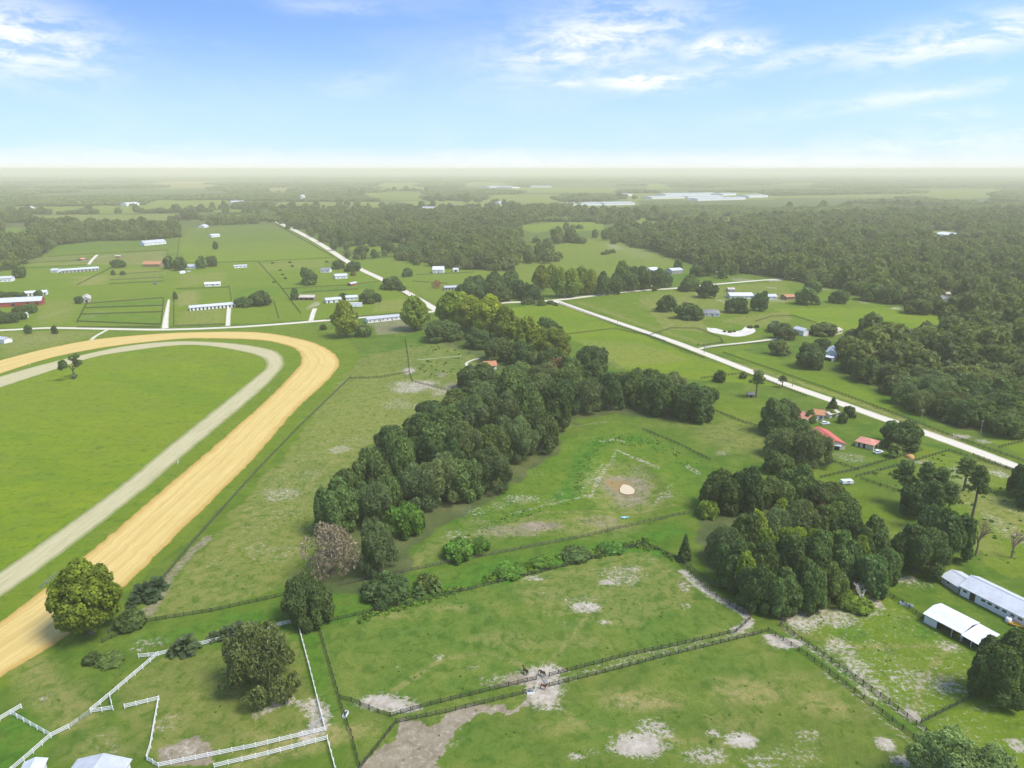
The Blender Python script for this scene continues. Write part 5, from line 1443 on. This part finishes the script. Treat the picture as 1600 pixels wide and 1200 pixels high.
def house(a, b, dep, eave, ridge, roof, wall, label, cat='building', name='farm_building', along=True, hip=0.0, over=.45, opens=(), ends=(), bays=0, windows=0, doors=0, group=None, roof_t=.14):
    """a, b: pixels of the two ends of the wall facing the camera; dep: metres back; opens: (from, to, bottom, top) as shares of the front and metres"""
    pa, pb = P(*a), P(*b)
    ln = (pb - pa).length
    o = empty(name, pa, math.atan2(pb.y - pa.y, pb.x - pa.x)); tag(o, label, cat, group)
    m = MB()
    if along:
        m.box(0, ln, 0, dep, -.1, eave)
        if hip == 0:
            zt = ridge - .05
            for x0, x1 in ((0, .12), (ln - .12, ln)):
                k = len(m.v); m.v += [(x0, 0.02, eave), (x1, 0.02, eave), (x1, dep - .02, eave), (x0, dep - .02, eave), (x0, dep / 2, zt), (x1, dep / 2, zt)]
                m.f += [(k, k + 1, k + 5, k + 4), (k + 2, k + 3, k + 4, k + 5), (k + 3, k, k + 4), (k + 1, k + 2, k + 5)]
    else:
        m.box(0, ln, 0, dep, -.1, eave)
        zt = ridge - .05
        for y0, y1 in ((0, .12), (dep - .12, dep)):
            k = len(m.v); m.v += [(0.02, y0, eave), (ln - .02, y0, eave), (ln - .02, y1, eave), (.02, y1, eave), (ln / 2, y0, zt), (ln / 2, y1, zt)]
            m.f += [(k, k + 1, k + 4), (k + 2, k + 3, k + 5), (k + 1, k + 2, k + 5, k + 4), (k + 3, k, k + 4, k + 5)]
    m.build('wall', wall, o)
    r = MB(); e = eave + .04
    sl = (ridge - eave) / (dep / 2 if along else ln / 2); z0 = e - over * sl; rz = ridge + .08
    if along:
        if hip:
            h = min(hip * dep / 2, ln / 2 - .2)
            A, B, C, D = (-over, -over, z0), (ln + over, -over, z0), (ln + over, dep + over, z0), (-over, dep + over, z0); E, F = (h, dep / 2, rz), (ln - h, dep / 2, rz)
            k = len(r.v); r.v += [A, B, C, D, E, F]; r.f += [(k, k + 1, k + 5, k + 4), (k + 2, k + 3, k + 4, k + 5), (k + 3, k, k + 4), (k + 1, k + 2, k + 5), (k + 3, k + 2, k + 1, k)]
        else:
            r.slab((-over, -over, z0), (ln + over, -over, z0), (ln + over, dep / 2, rz), (-over, dep / 2, rz), roof_t)
            r.slab((-over, dep / 2, rz), (ln + over, dep / 2, rz), (ln + over, dep + over, z0), (-over, dep + over, z0), roof_t)
    else:
        r.slab((-over, -over, z0), (ln / 2, -over, rz), (ln / 2, dep + over, rz), (-over, dep + over, z0), roof_t)
        r.slab((ln / 2, -over, rz), (ln + over, -over, z0), (ln + over, dep + over, z0), (ln / 2, dep + over, rz), roof_t)
    ro = r.build('roof', roof, o)
    if along and not hip: MB().box(-over, ln + over, dep / 2 - .18, dep / 2 + .18, rz - .01, rz + .05).build('ridge_cap', roof, ro)
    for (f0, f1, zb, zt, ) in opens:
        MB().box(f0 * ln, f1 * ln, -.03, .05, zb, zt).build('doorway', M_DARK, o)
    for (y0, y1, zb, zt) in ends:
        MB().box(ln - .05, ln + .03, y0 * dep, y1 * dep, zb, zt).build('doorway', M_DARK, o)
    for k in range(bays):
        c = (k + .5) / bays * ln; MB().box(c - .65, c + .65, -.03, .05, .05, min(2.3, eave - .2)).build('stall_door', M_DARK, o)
    for k in range(windows):
        c = (k + .5) / windows * ln
        wdo = MB().box(c - .5, c + .5, -.04, .05, 1.0, 2.0).build('window', M_GLASS, o)
        MB().box(c - .6, c + .6, -.05, .04, .9, .98).build('sill', wall, wdo)
    for k in range(doors):
        c = (k + 1) / (doors + 1) * ln + .9; MB().box(c - .45, c + .45, -.035, .05, .02, 2.05).build('door', M_DOOR, o)
    return o


# near: white barn, its wing, and the open shed
barn = house((1499, 929), (1640, 1001), 9.5, 3.0, 4.9, R_WHITE, W_WHITE, 'long white barn with pale metal roof at the edge of the sandy paddock', 'barn', 'barn', opens=((.115, .18, .05, 2.5),))
for f in (.055, .27, .345, .43, .51, .6, .68): 
    L_ = 26; ln = (P(1640, 1001) - P(1499, 929)).length
    w_ = MB().box(f * ln - .55, f * ln + .55, -.04, .05, 1.5, 2.15).build('window', M_GLASS, barn); MB().box(f * ln - .62, f * ln + .62, -.06, .05, 1.42, 1.48).build('sill', W_WHITE, w_)
house((1470, 910), (1496, 927), 7.5, 2.3, 3.6, R_WHITE, W_GREY, 'lower grey-walled lean-to wing built against the long white barn', 'barn', 'barn_wing', opens=((.35, .45, 1.1, 1.7),))
def open_shed():
    pa, pb = P(1443, 972), P(1531, 1019)
    ln = (pb - pa).length; dep = 8.0
    o = empty('open_shed', pa, math.atan2(pb.y - pa.y, pb.x - pa.x)); tag(o, 'white open-fronted shed with low white roof on the sandy paddock', 'shed')
    s1 = ln * .68
    w = MB(); w.box(0, s1 * .34, 0, .1, -.1, 2.75); w.box(0, .1, .1, dep, -.1, 2.8); w.box(.1, ln - .1, dep - .1, dep, -.1, 2.6); w.box(ln - .1, ln, 0, dep, -.1, 2.2); w.build('wall', W_WHITE, o)
    MB().slab((-.4, -.5, 2.75), (s1, -.5, 2.75), (s1, dep * .55, 3.7), (-.4, dep * .55, 3.7), .12).slab((-.4, dep * .55, 3.7), (s1, dep * .55, 3.7), (s1, dep + .4, 2.95), (-.4, dep + .4, 2.95), .12).build('roof', R_BRIGHT, o)
    MB().slab((s1 - .2, -.5, 2.35), (ln + .4, -.5, 2.15), (ln + .4, dep + .3, 2.5), (s1 - .2, dep + .3, 2.7), .12).build('lean_to_roof', R_BRIGHT, o)
    for f in (.5, .66, .68, .84, .99): MB().box(f * ln - .08, f * ln + .08, .0, .16, -.1, 2.2 if f > .67 else 2.72).build('post', W_WHITE, o)
    for z in (.5, 1.0): MB().bar((s1 * .36, .05, z), (ln - .2, .05, z), .05, .12).build('rail', M_GREYF, o)
    return o
open_shed()
# small metal-roofed sheds at the lower edge of the view
house((28, 1236), (60, 1230), 5.0, 2.2, 2.8, R_WHITE, W_WHITE, 'small metal-roofed shed beside the white gate fence', 'shed', 'shed', along=False)
house((84, 1262), (168, 1262), 9.0, 2.6, 4.0, R_GREY, W_WHITE, 'larger grey metal-roofed building next to the small shed', 'shed', 'shed', along=False)
# stable yard with red roofs
st = house((1262, 681), (1289, 703), 9.0, 2.9, 4.4, R_RED, W_CREAM, 'long stable with bright red metal roof half hidden by oaks', 'stable', 'stable', bays=4)
house((1290, 701), (1312, 704), 7.0, 2.2, 3.2, R_GREY, W_GREY, 'open grey lean-to shed at the end of the red-roofed stable', 'shed', 'shed', opens=((.55, .95, .05, 1.9), (.1, .4, .05, 1.8)))
house((1336, 697), (1364, 704), 7.5, 2.6, 3.7, R_PINK, W_CREAM, 'small cream stable with faded red roof and dark doorways', 'stable', 'stable', hip=.8, opens=((.15, .27, .1, 2.0), (.42, .56, .1, 2.1)), ends=((.2, .75, .1, 2.2),))
house((1244, 659), (1259, 664), 9.0, 2.9, 4.6, R_PINK, W_WHITE, 'house with pinkish red roof beside the oaks, farther from the road', 'house', 'house', windows=2)
house((1270, 655), (1287, 657), 8.0, 2.8, 4.2, R_ORANGE, W_WHITE, 'house with orange roof near the road behind the red stable', 'house', 'house', windows=2, doors=1)
house((1296, 654), (1311, 650), 4.0, 2.2, 2.8, R_TAN, W_GREY, 'low pale outbuilding beside the orange-roofed house', 'shed', 'shed', doors=1)
hut = house((1169, 621), (1178, 621), 3.0, 1.9, 2.5, R_TAN, W_BROWN, 'small brown animal hut in the field beside a thin pine', 'hut', 'hut', opens=((.3, .7, .05, 1.5),))
# houses across the road
house((1290, 558), (1307, 560), 16, 3.4, 5.4, R_WHITE, W_WHITE, 'white house with pale metal roof among oaks across the road', 'house', 'house', along=False, windows=3)
house((1286, 562), (1300, 565), 5, 2.4, 3.0, R_BRIGHT, W_WHITE, 'low white carport in front of the pale-roofed house', 'shed', 'shed', opens=((.1, .9, .05, 2.0),))
house((1255, 525), (1263, 524), 10, 4, 5.5, R_WHITE, W_WHITE, 'white shed partly hidden behind oaks by the narrow drive', 'shed', 'shed', along=False)
house((1304, 524), (1316, 521), 9, 3, 4.5, R_TAN, W_CREAM, 'tan cottage half hidden among the oaks near the bright field', 'house', 'house', windows=2)
house((1345, 545), (1353, 543), 8, 3, 4.5, R_ORANGE, W_BROWN, 'reddish cottage deep among the oaks', 'house', 'house', windows=1)
house((1100, 494), (1124, 495), 13, 2.9, 5.0, R_SHINGLE, W_WHITE, 'grey hip-roofed house beside the pasture oaks', 'house', 'house', hip=1.0, windows=3, doors=1)
house((1141, 467), (1177, 467), 14, 3.2, 5.0, R_BRIGHT, W_WHITE, 'long white-roofed house behind the pasture oaks', 'house', 'house', windows=5)
house((1138, 456), (1148, 456), 8, 2.6, 3.8, R_TAN, W_GREY, 'small tan shed behind the long white-roofed house', 'shed', 'shed')
house((1182, 468), (1214, 468), 11, 3, 4.4, R_WHITE, W_WHITE, 'white mobile home beyond the pasture oaks', 'house', 'mobile_home', windows=4)
house((1229, 469), (1246, 468), 10, 3, 4.6, R_ORANGE, W_BROWN, 'red-brown house beside the oaks of the bright field', 'house', 'house', windows=2)
house((1018, 427), (1030, 426), 14, 4, 6, R_BRIGHT, W_WHITE, 'white house beyond the side road, nearer the junction', 'house', 'house', windows=2)
house((1050, 428), (1067, 427), 14, 4, 6, R_WHITE, W_GREY, 'pale house beside the round tree beyond the side road', 'house', 'house', windows=3)
house((1125, 431), (1134, 430), 12, 3, 4, R_TAN, W_GREY, 'low tan building at the edge of the wide woods', 'building', windows=2)
house((1458, 370), (1486, 373), 40, 6, 9, R_BRIGHT, W_WHITE, 'large white building standing alone within the wide woods', 'building', windows=6)
house((1486, 371), (1496, 372), 25, 5, 7, R_TAN, W_WHITE, 'tan annex beside the large white building in the woods', 'building', windows=2)
house((1467, 474), (1484, 472), 16, 3.4, 5.4, R_SHINGLE, W_WHITE, 'grey-roofed house in a clearing at the woods edge', 'house', 'house', windows=3)
house((1478, 464), (1494, 464), 10, 3, 4.4, R_TAN, W_CREAM, 'tan barn behind the house in the woods clearing', 'barn', 'barn', windows=2)
house((1205, 428), (1222, 432), 12, 3.5, 5, R_BRIGHT, W_WHITE, 'white roof peeping from the woods at the side road end', 'house', 'house', windows=2)
# beyond the far road
house((676, 427), (693, 427), 14, 4.5, 7.5, R_BRIGHT, W_WHITE, 'two-storey white house in the field beyond the road', 'house', 'house', windows=3, doors=1)
house((708, 425), (716, 425), 8, 3, 4.5, R_WHITE, W_WHITE, 'small white barn beside the two-storey house', 'barn', 'barn', opens=((.3, .7, .1, 2.4),))
house((695, 454), (719, 453), 9, 3, 4.2, R_GREY, W_GREY, 'long low grey shed beside the oak stand', 'shed', 'shed', bays=5)
house((575, 505), (629, 499), 7.5, 3.0, 3.9, R_GREY, W_WHITE, 'long white mobile home between two tall trees', 'house', 'mobile_home', windows=8, doors=2)
house((757, 578), (776, 577), 9, 2.6, 4.4, R_ORANGE, W_WHITE, 'small house with rusty orange roof under the dark oaks', 'house', 'house', windows=2, doors=1)
house((702, 618), (713, 617), 3.0, 1.6, 2.1, R_PINK, W_RED, 'low red-roofed pen at the fence end by the grove', 'hut', 'hut')
house((672, 634), (680, 633), 2.6, 1.5, 2.0, R_ORANGE, W_BROWN, 'tiny rusty shelter against the grove', 'hut', 'hut')
# left farms
house((510, 474), (534, 472), 9, 3, 4.4, R_WHITE, W_WHITE, 'white shed beside the open brown shed and trailers', 'shed', 'shed', bays=3)
house((541, 470), (559, 469), 9, 3, 4.4, R_WHITE, W_WHITE, 'white mobile home behind the parked caravan', 'house', 'mobile_home', windows=3)
house((467, 469), (491, 469), 9, 2.8, 4.4, R_TAN, W_BROWN, 'open brown shed with arched-looking tan roof on the far lawn', 'shed', 'shed', opens=((.08, .3, .05, 2.3), (.36, .62, .05, 2.3), (.68, .92, .05, 2.3)))
house((501, 426), (515, 426), 11, 3, 5.5, R_SHINGLE, W_WHITE, 'small grey-roofed cottage on the far lawn', 'house', 'house', windows=2)
house((524, 436), (543, 435), 10, 3.4, 5.2, R_WHITE, W_WHITE, 'white barn with pale roof on the far lawn', 'barn', 'barn', windows=2, doors=1)
house((549, 447), (558, 445), 5, 2.4, 3.4, R_WHITE, W_RED, 'tiny red-walled shed on the far lawn', 'shed', 'shed', doors=1)
house((297, 486), (368, 480), 8, 2.9, 4.2, R_WHITE, W_WHITE, 'long white stable with a row of dark stall doors by the road', 'stable', 'stable', bays=12)
house((320, 448), (344, 447), 8, 2.8, 4.2, R_BRIGHT, W_WHITE, 'white mobile home alone in the paddock above the long stable', 'house', 'mobile_home', windows=3, doors=1)
house((366, 419), (386, 418), 6, 2.8, 3.6, R_WHITE, W_WHITE, 'narrow white trailer home at the edge of the big far field', 'house', 'mobile_home', windows=3)
house((290, 420), (306, 420), 11, 3, 5, R_GREY, W_WHITE, 'small grey-roofed house between two trees', 'house', 'house', windows=2)
house((223, 417), (250, 417), 13, 3.4, 6.6, R_ORANGE, W_BROWN, 'house with gabled orange tile roof on the far farm', 'house', 'house', windows=3, doors=1)
house((96, 427), (155, 423), 10, 3.2, 4.6, R_WHITE, W_GREY, 'long far stable with white roof and dark doors', 'stable', 'stable', bays=10)
house((79, 426), (90, 426), 9, 3, 4.4, R_WHITE, W_WHITE, 'small white shed at the end of the long far stable', 'shed', 'shed', doors=1)
house((-8, 441), (18, 440), 12, 4, 5.5, R_WHITE, W_WHITE, 'white house beyond the red barn lawn', 'house', 'house', windows=4)
house((-30, 482), (65, 477), 14, 4.4, 7.4, R_WHITE, W_RED, 'big red barn with pale metal roof among dark trees', 'barn', 'barn', opens=((.5, .56, .1, 3), (.75, .8, .1, 3), (.9, .95, .1, 3)))
house((39, 463), (73, 461), 10, 3, 4.4, R_BRIGHT, W_WHITE, 'white stable behind the big red barn', 'stable', 'stable', bays=6)
house((129, 473), (142, 472), 22, 3, 5, R_TAN, W_GREY, 'grey barn with gable end towards the narrow paddocks', 'barn', 'barn', along=False, opens=((.35, .65, .1, 2.4),))
house((226, 384), (260, 381), 16, 4, 7.5, R_GREY, W_WHITE, 'large grey-roofed farmhouse before the dark wood', 'house', 'house', windows=5)
house((331, 371), (344, 370), 12, 4, 5.5, R_BRIGHT, W_WHITE, 'white hut in the big far field', 'building', windows=2)
house((319, 356), (326, 355), 14, 4, 6, R_BRIGHT, W_WHITE, 'white cottage at the tree line above the big field', 'house', 'house', windows=2)
house((180, 403), (188, 403), 6, 2.6, 3.6, R_TAN, W_BROWN, 'tiny brown shed in the worn far paddock', 'shed', 'shed')
house((128, 408), (134, 407), 7, 2.6, 3.8, R_PINK, W_BROWN, 'small reddish shed by the pale farm lane', 'shed', 'shed')
house((155, 374), (174, 373), 12, 3, 5, R_TAN, W_GREY, 'dull shed against the dark wood', 'shed', 'shed')
house((-10, 535), (7, 537), 6, 3, 4.2, R_GREY, W_WHITE, 'small grey shed beside the far turn of the orange track', 'shed', 'shed')
house((38, 497), (45, 496), 6, 3, 4, R_WHITE, W_WHITE, 'white tank shed below the red barn', 'shed', 'shed')
# far roofs
lfar, gfar = 'long white warehouse roof far off on the plain', 'white warehouse roofs on the plain'
for (a, b, dep, ev) in (((890, 322), (940, 321), 110, 9), ((944, 321), (992, 320), 110, 9), ((960, 307), (988, 306), 120, 10), ((1018, 311), (1070, 310), 130, 10), ((1075, 310), (1130, 309), 130, 10), ((1090, 314), (1165, 312), 90, 10), ((1130, 306), (1150, 305), 110, 10),
                        ((1040, 306), (1120, 304.5), 120, 10), ((830, 293), (862, 293), 200, 10), ((800, 294.5), (812, 294), 200, 10), ((780, 319), (800, 318.5), 60, 8), ((765, 293.5), (800, 293), 220, 10), ((660, 327), (682, 327), 40, 6), ((1170, 309), (1200, 308), 120, 10)):
    house(a, b, dep * .6, ev * .8, ev * .8 + 3, R_GREY, W_WHITE, lfar, 'warehouse', 'warehouse', group=gfar, bays=0, doors=0, windows=0)
lfar, gfar = 'white farmhouse among the far hazy fields', 'far white farmhouses'
for (a, b, dep, ev) in (((198, 322), (218, 321), 30, 8), ((362, 319), (382, 318.5), 30, 8), ((41, 327), (48, 327), 20, 6), ((535, 310), (540, 310), 40, 8), ((470, 314), (474, 314), 30, 20), ((632, 375), (637, 376), 14, 7), ((773, 387), (788, 388), 14, 6), ((1522, 343), (1532, 343), 30, 8), ((1320, 350), (1335, 350), 25, 7)):
    house(a, b, dep, ev, ev + 3, R_BRIGHT, W_WHITE, lfar, 'house', 'house', group=gfar, windows=2)

# ================================================================== SMALL THINGS
def px_obj(name, px, py, label, cat, rz=0.0, dz=0.0):
    p = P(px, py); o = empty(name, (p.x, p.y, float(basin(np.array([p.x]), np.array([p.y]))[0]) + dz), rz); return tag(o, label, cat)
M_BLUE = plain('blue_plastic', (.16, .38, .44), .5, 0, .1, 2); M_YEL = plain('yellow_plastic', (.62, .33, .03), .4, 0, .1, 2); M_PLW = plain('white_plastic', (.72, .74, .75), .4, 0, .05, 2); M_TYRE = plain('tyre_rubber', (.03, .03, .03), .9, 0, .1, 2)
M_ORW = plain('orange_cover', (.45, .24, .08), .8, 0, .15, 2); M_BLUEC = plain('blue_paint', (.05, .14, .40), .4, 0, .1, 2)


def hull(name, mat, ln, w, h, parent):
    """boat-like open shell"""
    V, F = [], []; n = 9
    for i in range(n):
        f = i / (n - 1); x = (f - .5) * ln; k = max(.06, math.sin(math.pi * (.08 + f * .84))) ** .7; hh = h * (1 + .25 * abs(f - .5) * 2)
        for (yy, zz) in ((-1, 1), (-.8, .3), (0, 0), (.8, .3), (1, 1), (.82, .98), (.6, .35), (0, .14), (-.6, .35), (-.82, .98)): V.append((x, yy * w / 2 * k, zz * hh))
    for i in range(n - 1):
        for j in range(10): a = i * 10 + j; b = i * 10 + (j + 1) % 10; F.append((a, b, b + 10, a + 10))
    F.append(tuple(range(9, -1, -1))); F.append(tuple(range((n - 1) * 10, n * 10)))
    return mesh_obj(name, V, F, mat, parent, True)
o = px_obj('paddle_boat', 1588, 978, 'yellow plastic boat lying beside the white barn', 'boat', -.5)
hull('hull', M_YEL, 4.2, 1.7, .7, o); MB().box(-.3, .3, -.5, .5, .3, .42).build('seat', M_YEL, o)
o = px_obj('water_tank', 1575, 972, 'white plastic tank beside the yellow boat', 'tank')
MB().tube([(0, 0, 0), (0, 0, .1), (0, 0, 1.2), (0, 0, 1.4), (0, 0, 1.5)], [.75, .8, .8, .6, .25], 14).build('tank_body', M_PLW, o, True); MB().tube([(0, 0, 1.49), (0, 0, 1.58)], [.22, .2], 10).build('lid', M_GALV, o)
o = px_obj('rowing_boat', 976, 807, 'small blue boat lying on the grass by the dry pond', 'boat', .1)
hull('hull', M_BLUE, 2.9, 1.2, .45, o); MB().box(-.15, .15, -.45, .45, .26, .31).build('thwart', M_PLW, o)
def trough(px, py, label, rz, ln=2.2, mat=None):
    o = px_obj('water_trough', px, py, label, 'trough', rz); m = MB()
    m.box(-ln / 2, ln / 2, -.4, .4, 0, .1).box(-ln / 2, ln / 2, -.4, -.32, .1, .62).box(-ln / 2, ln / 2, .32, .4, .1, .62).box(-ln / 2, -ln / 2 + .08, -.32, .32, .1, .62).box(ln / 2 - .08, ln / 2, -.32, .32, .1, .62)
    m.build('basin', mat or M_PLW, o); MB().box(-ln / 2 + .09, ln / 2 - .09, -.31, .31, .42, .48).build('water', M_GLASS, o)
trough(829, 1083, 'white water trough at the gate by the horses', .15, 1.8); trough(1416, 946, 'long white trough at the fence by the open shed', -.6, 3.4); trough(540, 1118, 'white trough at the corner of the narrow grassy lane', 1.4, 1.8)


def wheel(parent, x, y, r=.33, w=.2):
    t = MB().tube([(x, y - w / 2, r), (x, y + w / 2, r)], [r, r], 14).build('wheel', M_TYRE, parent); MB().tube([(x, y - w / 2 - .015, r), (x, y + w / 2 + .015, r)], [r * .55] * 2, 10).build('rim', M_GALV, t)
def car(px, py, label, mat, rz, cat='car'):
    o = px_obj('parked_car', px, py, label, cat, rz)
    MB().prism([(-2.2, .35), (2.2, .35), (2.25, .75), (2.1, .95), (1.0, 1.02), (-2.05, 1.05), (-2.25, .8)], -.88, .88).build('body', mat, o)
    MB().prism([(-1.9, 1.04), (.95, 1.02), (.35, 1.5), (-1.6, 1.52)], -.76, .76).build('cabin', M_GLASS, o); MB().prism([(-1.62, 1.5), (.36, 1.49), (.25, 1.56), (-1.5, 1.58)], -.74, .74).build('roof', mat, o)
    for x in (-1.4, 1.4):
        for y in (-.8, .8): wheel(o, x, y)
    for y in (-.6, .6): MB().box(2.2, 2.27, y - .18, y + .18, .62, .76).build('headlight', M_PLW, o)
def trailer(px, py, label, mat, rz, ln=5.5, h=2.3):
    o = px_obj('parked_trailer', px, py, label, 'trailer', rz)
    MB().prism([(-ln / 2, .45), (ln / 2 - .3, .45), (ln / 2, .9), (ln / 2 - .25, h), (-ln / 2, h)], -1.05, 1.05).build('box', mat, o)
    MB().bar((ln / 2 - .2, 0, .5), (ln / 2 + 1.1, 0, .45), .12, .12).build('drawbar', M_GALV, o); MB().box(-.5, .5, -1.07, -1.04, 1.2, 1.7).build('window', M_GLASS, o)
    for x in (-.6, .3):
        for y in (-.98, .98): wheel(o, x, y, .36)
trailer(1323, 756, 'white trailer parked on the green lane behind the thicket', M_PLW, .1, 4.6, 1.7); trailer(556, 480, 'white caravan parked before the white mobile home', M_PLW, .1, 12, 4.2); trailer(285, 428, 'white camper parked near the pair of trees on the far farm', M_PLW, 1.2, 8, 3.6)
car(1372, 708, 'silver car parked before the small cream stable', M_PLW, .4); car(1289, 663, 'white car at the orange-roofed house', M_PLW, .2); car(243, 444, 'blue vehicle in the far paddock', M_BLUEC, .1, 'vehicle'); car(755, 570, 'white car at the small house under the oaks', M_PLW, .8); car(295, 425, 'white car by the small grey-roofed far house', M_PLW, .3)
car(1262, 447 + 20, 'dark vehicle beside the red-brown house', M_BLUEC, .2)
o = px_obj('hay_heap', 1422, 715, 'orange covered heap beside the green lane', 'heap')
V = []; F = []
for i in range(7):
    f = i / 6; r = 1.9 * math.cos(f * 1.5); 
    for j in range(12): a = j * math.pi / 6; V.append((math.cos(a) * r * (1 + .12 * math.sin(3 * a)), math.sin(a) * r, 1.5 * math.sin(f * 1.55) + .06 * math.sin(5 * a) * (1 - f)))
for i in range(6):
    for j in range(12): F.append((i * 12 + j, i * 12 + (j + 1) % 12, i * 12 + 12 + (j + 1) % 12, i * 12 + 12 + j))
mesh_obj('cover', V, F + [tuple(range(72, 84))], M_ORW, o, True)
# metal rails lying on the verge between the tracks
o = px_obj('metal_rail_frame', 78, 908, 'grey metal rail frame on the grass between the two tracks', 'rail'); pd = P(92, 893) - P(66, 914); o.rotation_euler = (0, 0, math.atan2(pd.y, pd.x))
for yy in (-.5, .5):
    MB().bar((-pd.length / 2, yy, .7), (pd.length / 2, yy, .7), .06, .1).build('rail', M_GALV, o)
for k in range(4): MB().box(-pd.length / 2 + k * pd.length / 3.05, -pd.length / 2 + k * pd.length / 3.05 + .08, -.48, .48, 0, .64).build('support', M_GALV, o)
lm, gm_ = 'small white marker post on the verge between the two tracks', 'white marker posts on the track verge'
for (x, y) in ((279, 723), (278, 726), (47, 572), (420, 611)):
    o = px_obj('marker_post', x, y, lm, 'post'); o['group'] = gm_; MB().tube([(0, 0, 0), (0, 0, 1.3)], [.09, .08], 8).build('pole', M_PLW, o); MB().tube([(0, 0, 1.3), (0, 0, 1.36), (0, 0, 1.42)], [.1, .1, .03], 8).build('cap', M_PLW, o)
# utility poles
M_POLE = plain('weathered_pole', (.25, .215, .18), .9, 0, .2, 2)
def upole(px, py, label, h=9.5, rz=0.0):
    o = px_obj('utility_pole', px, py, label, 'pole', rz); MB().tube([(0, 0, -.2), (0, 0, h * .5), (0, 0, h)], [.17, .15, .11], 8).build('pole', M_POLE, o)
    MB().box(-1.2, 1.2, -.06, .06, h - .75, h - .6).build('crossarm', M_POLE, o)
    for x in (-1.05, 0.35, 1.05): MB().tube([(x, 0, h - .6), (x, 0, h - .42)], [.05, .04], 6).build('insulator', M_PLW, o)
for i, (x, y) in enumerate(((1437, 668), (1530, 686), (1238, 604), (1100, 552), (965, 505), (882, 470), (878, 456), (640, 460), (548, 413))):
    upole(x, y, ['wooden utility pole by the road near the large stable oak', 'wooden utility pole across the road by a broken fence', 'wooden utility pole beside the thin roadside pine', 'utility pole where the narrow drive meets the road', 'utility pole along the fork pasture road', 'utility pole at the road junction', 'utility pole just beyond the road junction', 'utility pole by the far road and large oak', 'utility pole at the oak pair on the far road'][i], 9.5, .6)

# ---- horses
def coat(name, c): return plain(name, c, .55, 0, .12, 3)
M_BAY, M_DBAY, M_HAIR = coat('bay_coat', (.115, .040, .020)), coat('dark_bay_coat', (.050, .024, .015)), coat('black_hair', (.012, .010, .009))
def skin(name, verts, edges, rad, mat, parent, root=0, sub=2):
    me = bpy.data.meshes.new(name); me.from_pydata(verts, edges, []); me.materials.append(mat)
    o = link(name, me, parent); o.modifiers.new('skin', 'SKIN').use_smooth_shade = True
    sv = me.skin_vertices[0].data if me.skin_vertices else None
    if sv is None:
        bpy.context.view_layer.objects.active = o; sv = o.data.skin_vertices[0].data
    for i, r in enumerate(rad): sv[i].radius = (r, r) if not isinstance(r, tuple) else r
    sv[root].use_root = True
    s = o.modifiers.new('sub', 'SUBSURF'); s.levels = sub; s.render_levels = sub
    return o
def horse(px, py, rz, label, mat, graze=False):
    o = px_obj('horse', px, py, label, 'horse', rz)
    V = [(-.35, 0, 1.22), (-.72, 0, 1.25), (0, 0, 1.16), (.38, 0, 1.2), (.62, 0, 1.28)]; R = [.30, .26, .31, .30, .24]; E = [(0, 1), (0, 2), (2, 3), (3, 4)]
    def add(p, r, to): V.append(p); R.append(r); E.append((to, len(V) - 1)); return len(V) - 1
    if graze: nk = [((.88, 0, 1.15), .17), ((1.12, 0, .82), .12), ((1.24, 0, .55), .10), ((1.2, 0, .28), .10), ((1.12, 0, .08), .06)]
    else: nk = [((.85, 0, 1.5), .17), ((1.02, 0, 1.78), .13), ((1.12, 0, 1.92), .11), ((1.32, 0, 1.74), .10), ((1.48, 0, 1.58), .065)]
    k = 4
    for p, r in nk: k = add(p, r, k)
    poll = nk[2][0]
    for s in (-1, 1): add((poll[0] - .03, s * .09, poll[2] + .15), .03, 7)
    for s in (-1, 1):
        k = add((.45, s * .17, .95), .13, 3); k = add((.47, s * .17, .55), .07, k); k = add((.46, s * .17, .18), .042, k); add((.50, s * .17, .05), .055, k)
        k = add((-.68, s * .18, .95), .16, 1); k = add((-.58, s * .18, .72), .10, k); k = add((-.80, s * .18, .50), .065, k); k = add((-.76, s * .18, .17), .042, k); add((-.71, s * .18, .05), .055, k)
    skin('body', V, E, R, mat, o)
    MB().tube([(-.95, 0, 1.32), (-1.08, 0, 1.1), (-1.1, 0, .75), (-1.06, 0, .5)], [.05, .075, .07, .02], 7).build('tail', M_HAIR, o, True)
    a, b, c = Vector((.6, 0, 1.5)), Vector(nk[0][0]) + Vector((-.08, 0, .16)), Vector(nk[1][0]) + Vector((-.08, 0, .13))
    MB().tube([a, b, c, Vector(poll) + Vector((.0, 0, .1))], [.03, .06, .06, .03], 6).build('mane', M_HAIR, o, True)
    return o
horse(849, 1077, -.35, 'bay horse standing on the bare sand in the gateway', M_BAY)
horse(847, 1056, 2.4, 'dark horse behind the open gate, head lowered', M_DBAY, True)
horse(821, 1053, 2.2, 'dark horse farther along the fence on the worn grass', M_DBAY)
horse(1091, 540, .2, 'dark horse beside the narrow sand drive', M_DBAY, True)

# ================================================================== HAZE
hz = MB().box(-31500, 31500, -1200, 31500, -3.0, 128)
th = NT('haze_air')
pv = th.new('VolumePrincipled'); pv.inputs['Color'].default_value = (.99, .93, .68, 1); pv.inputs['Density'].default_value = 1.6e-4; pv.inputs['Anisotropy'].default_value = 0.0
th.l.new(pv.outputs[0], th.out.inputs['Volume'])
haze = hz.build('haze', th.m); tag(haze, 'thin pale haze over the plain', 'haze', kind='stuff')
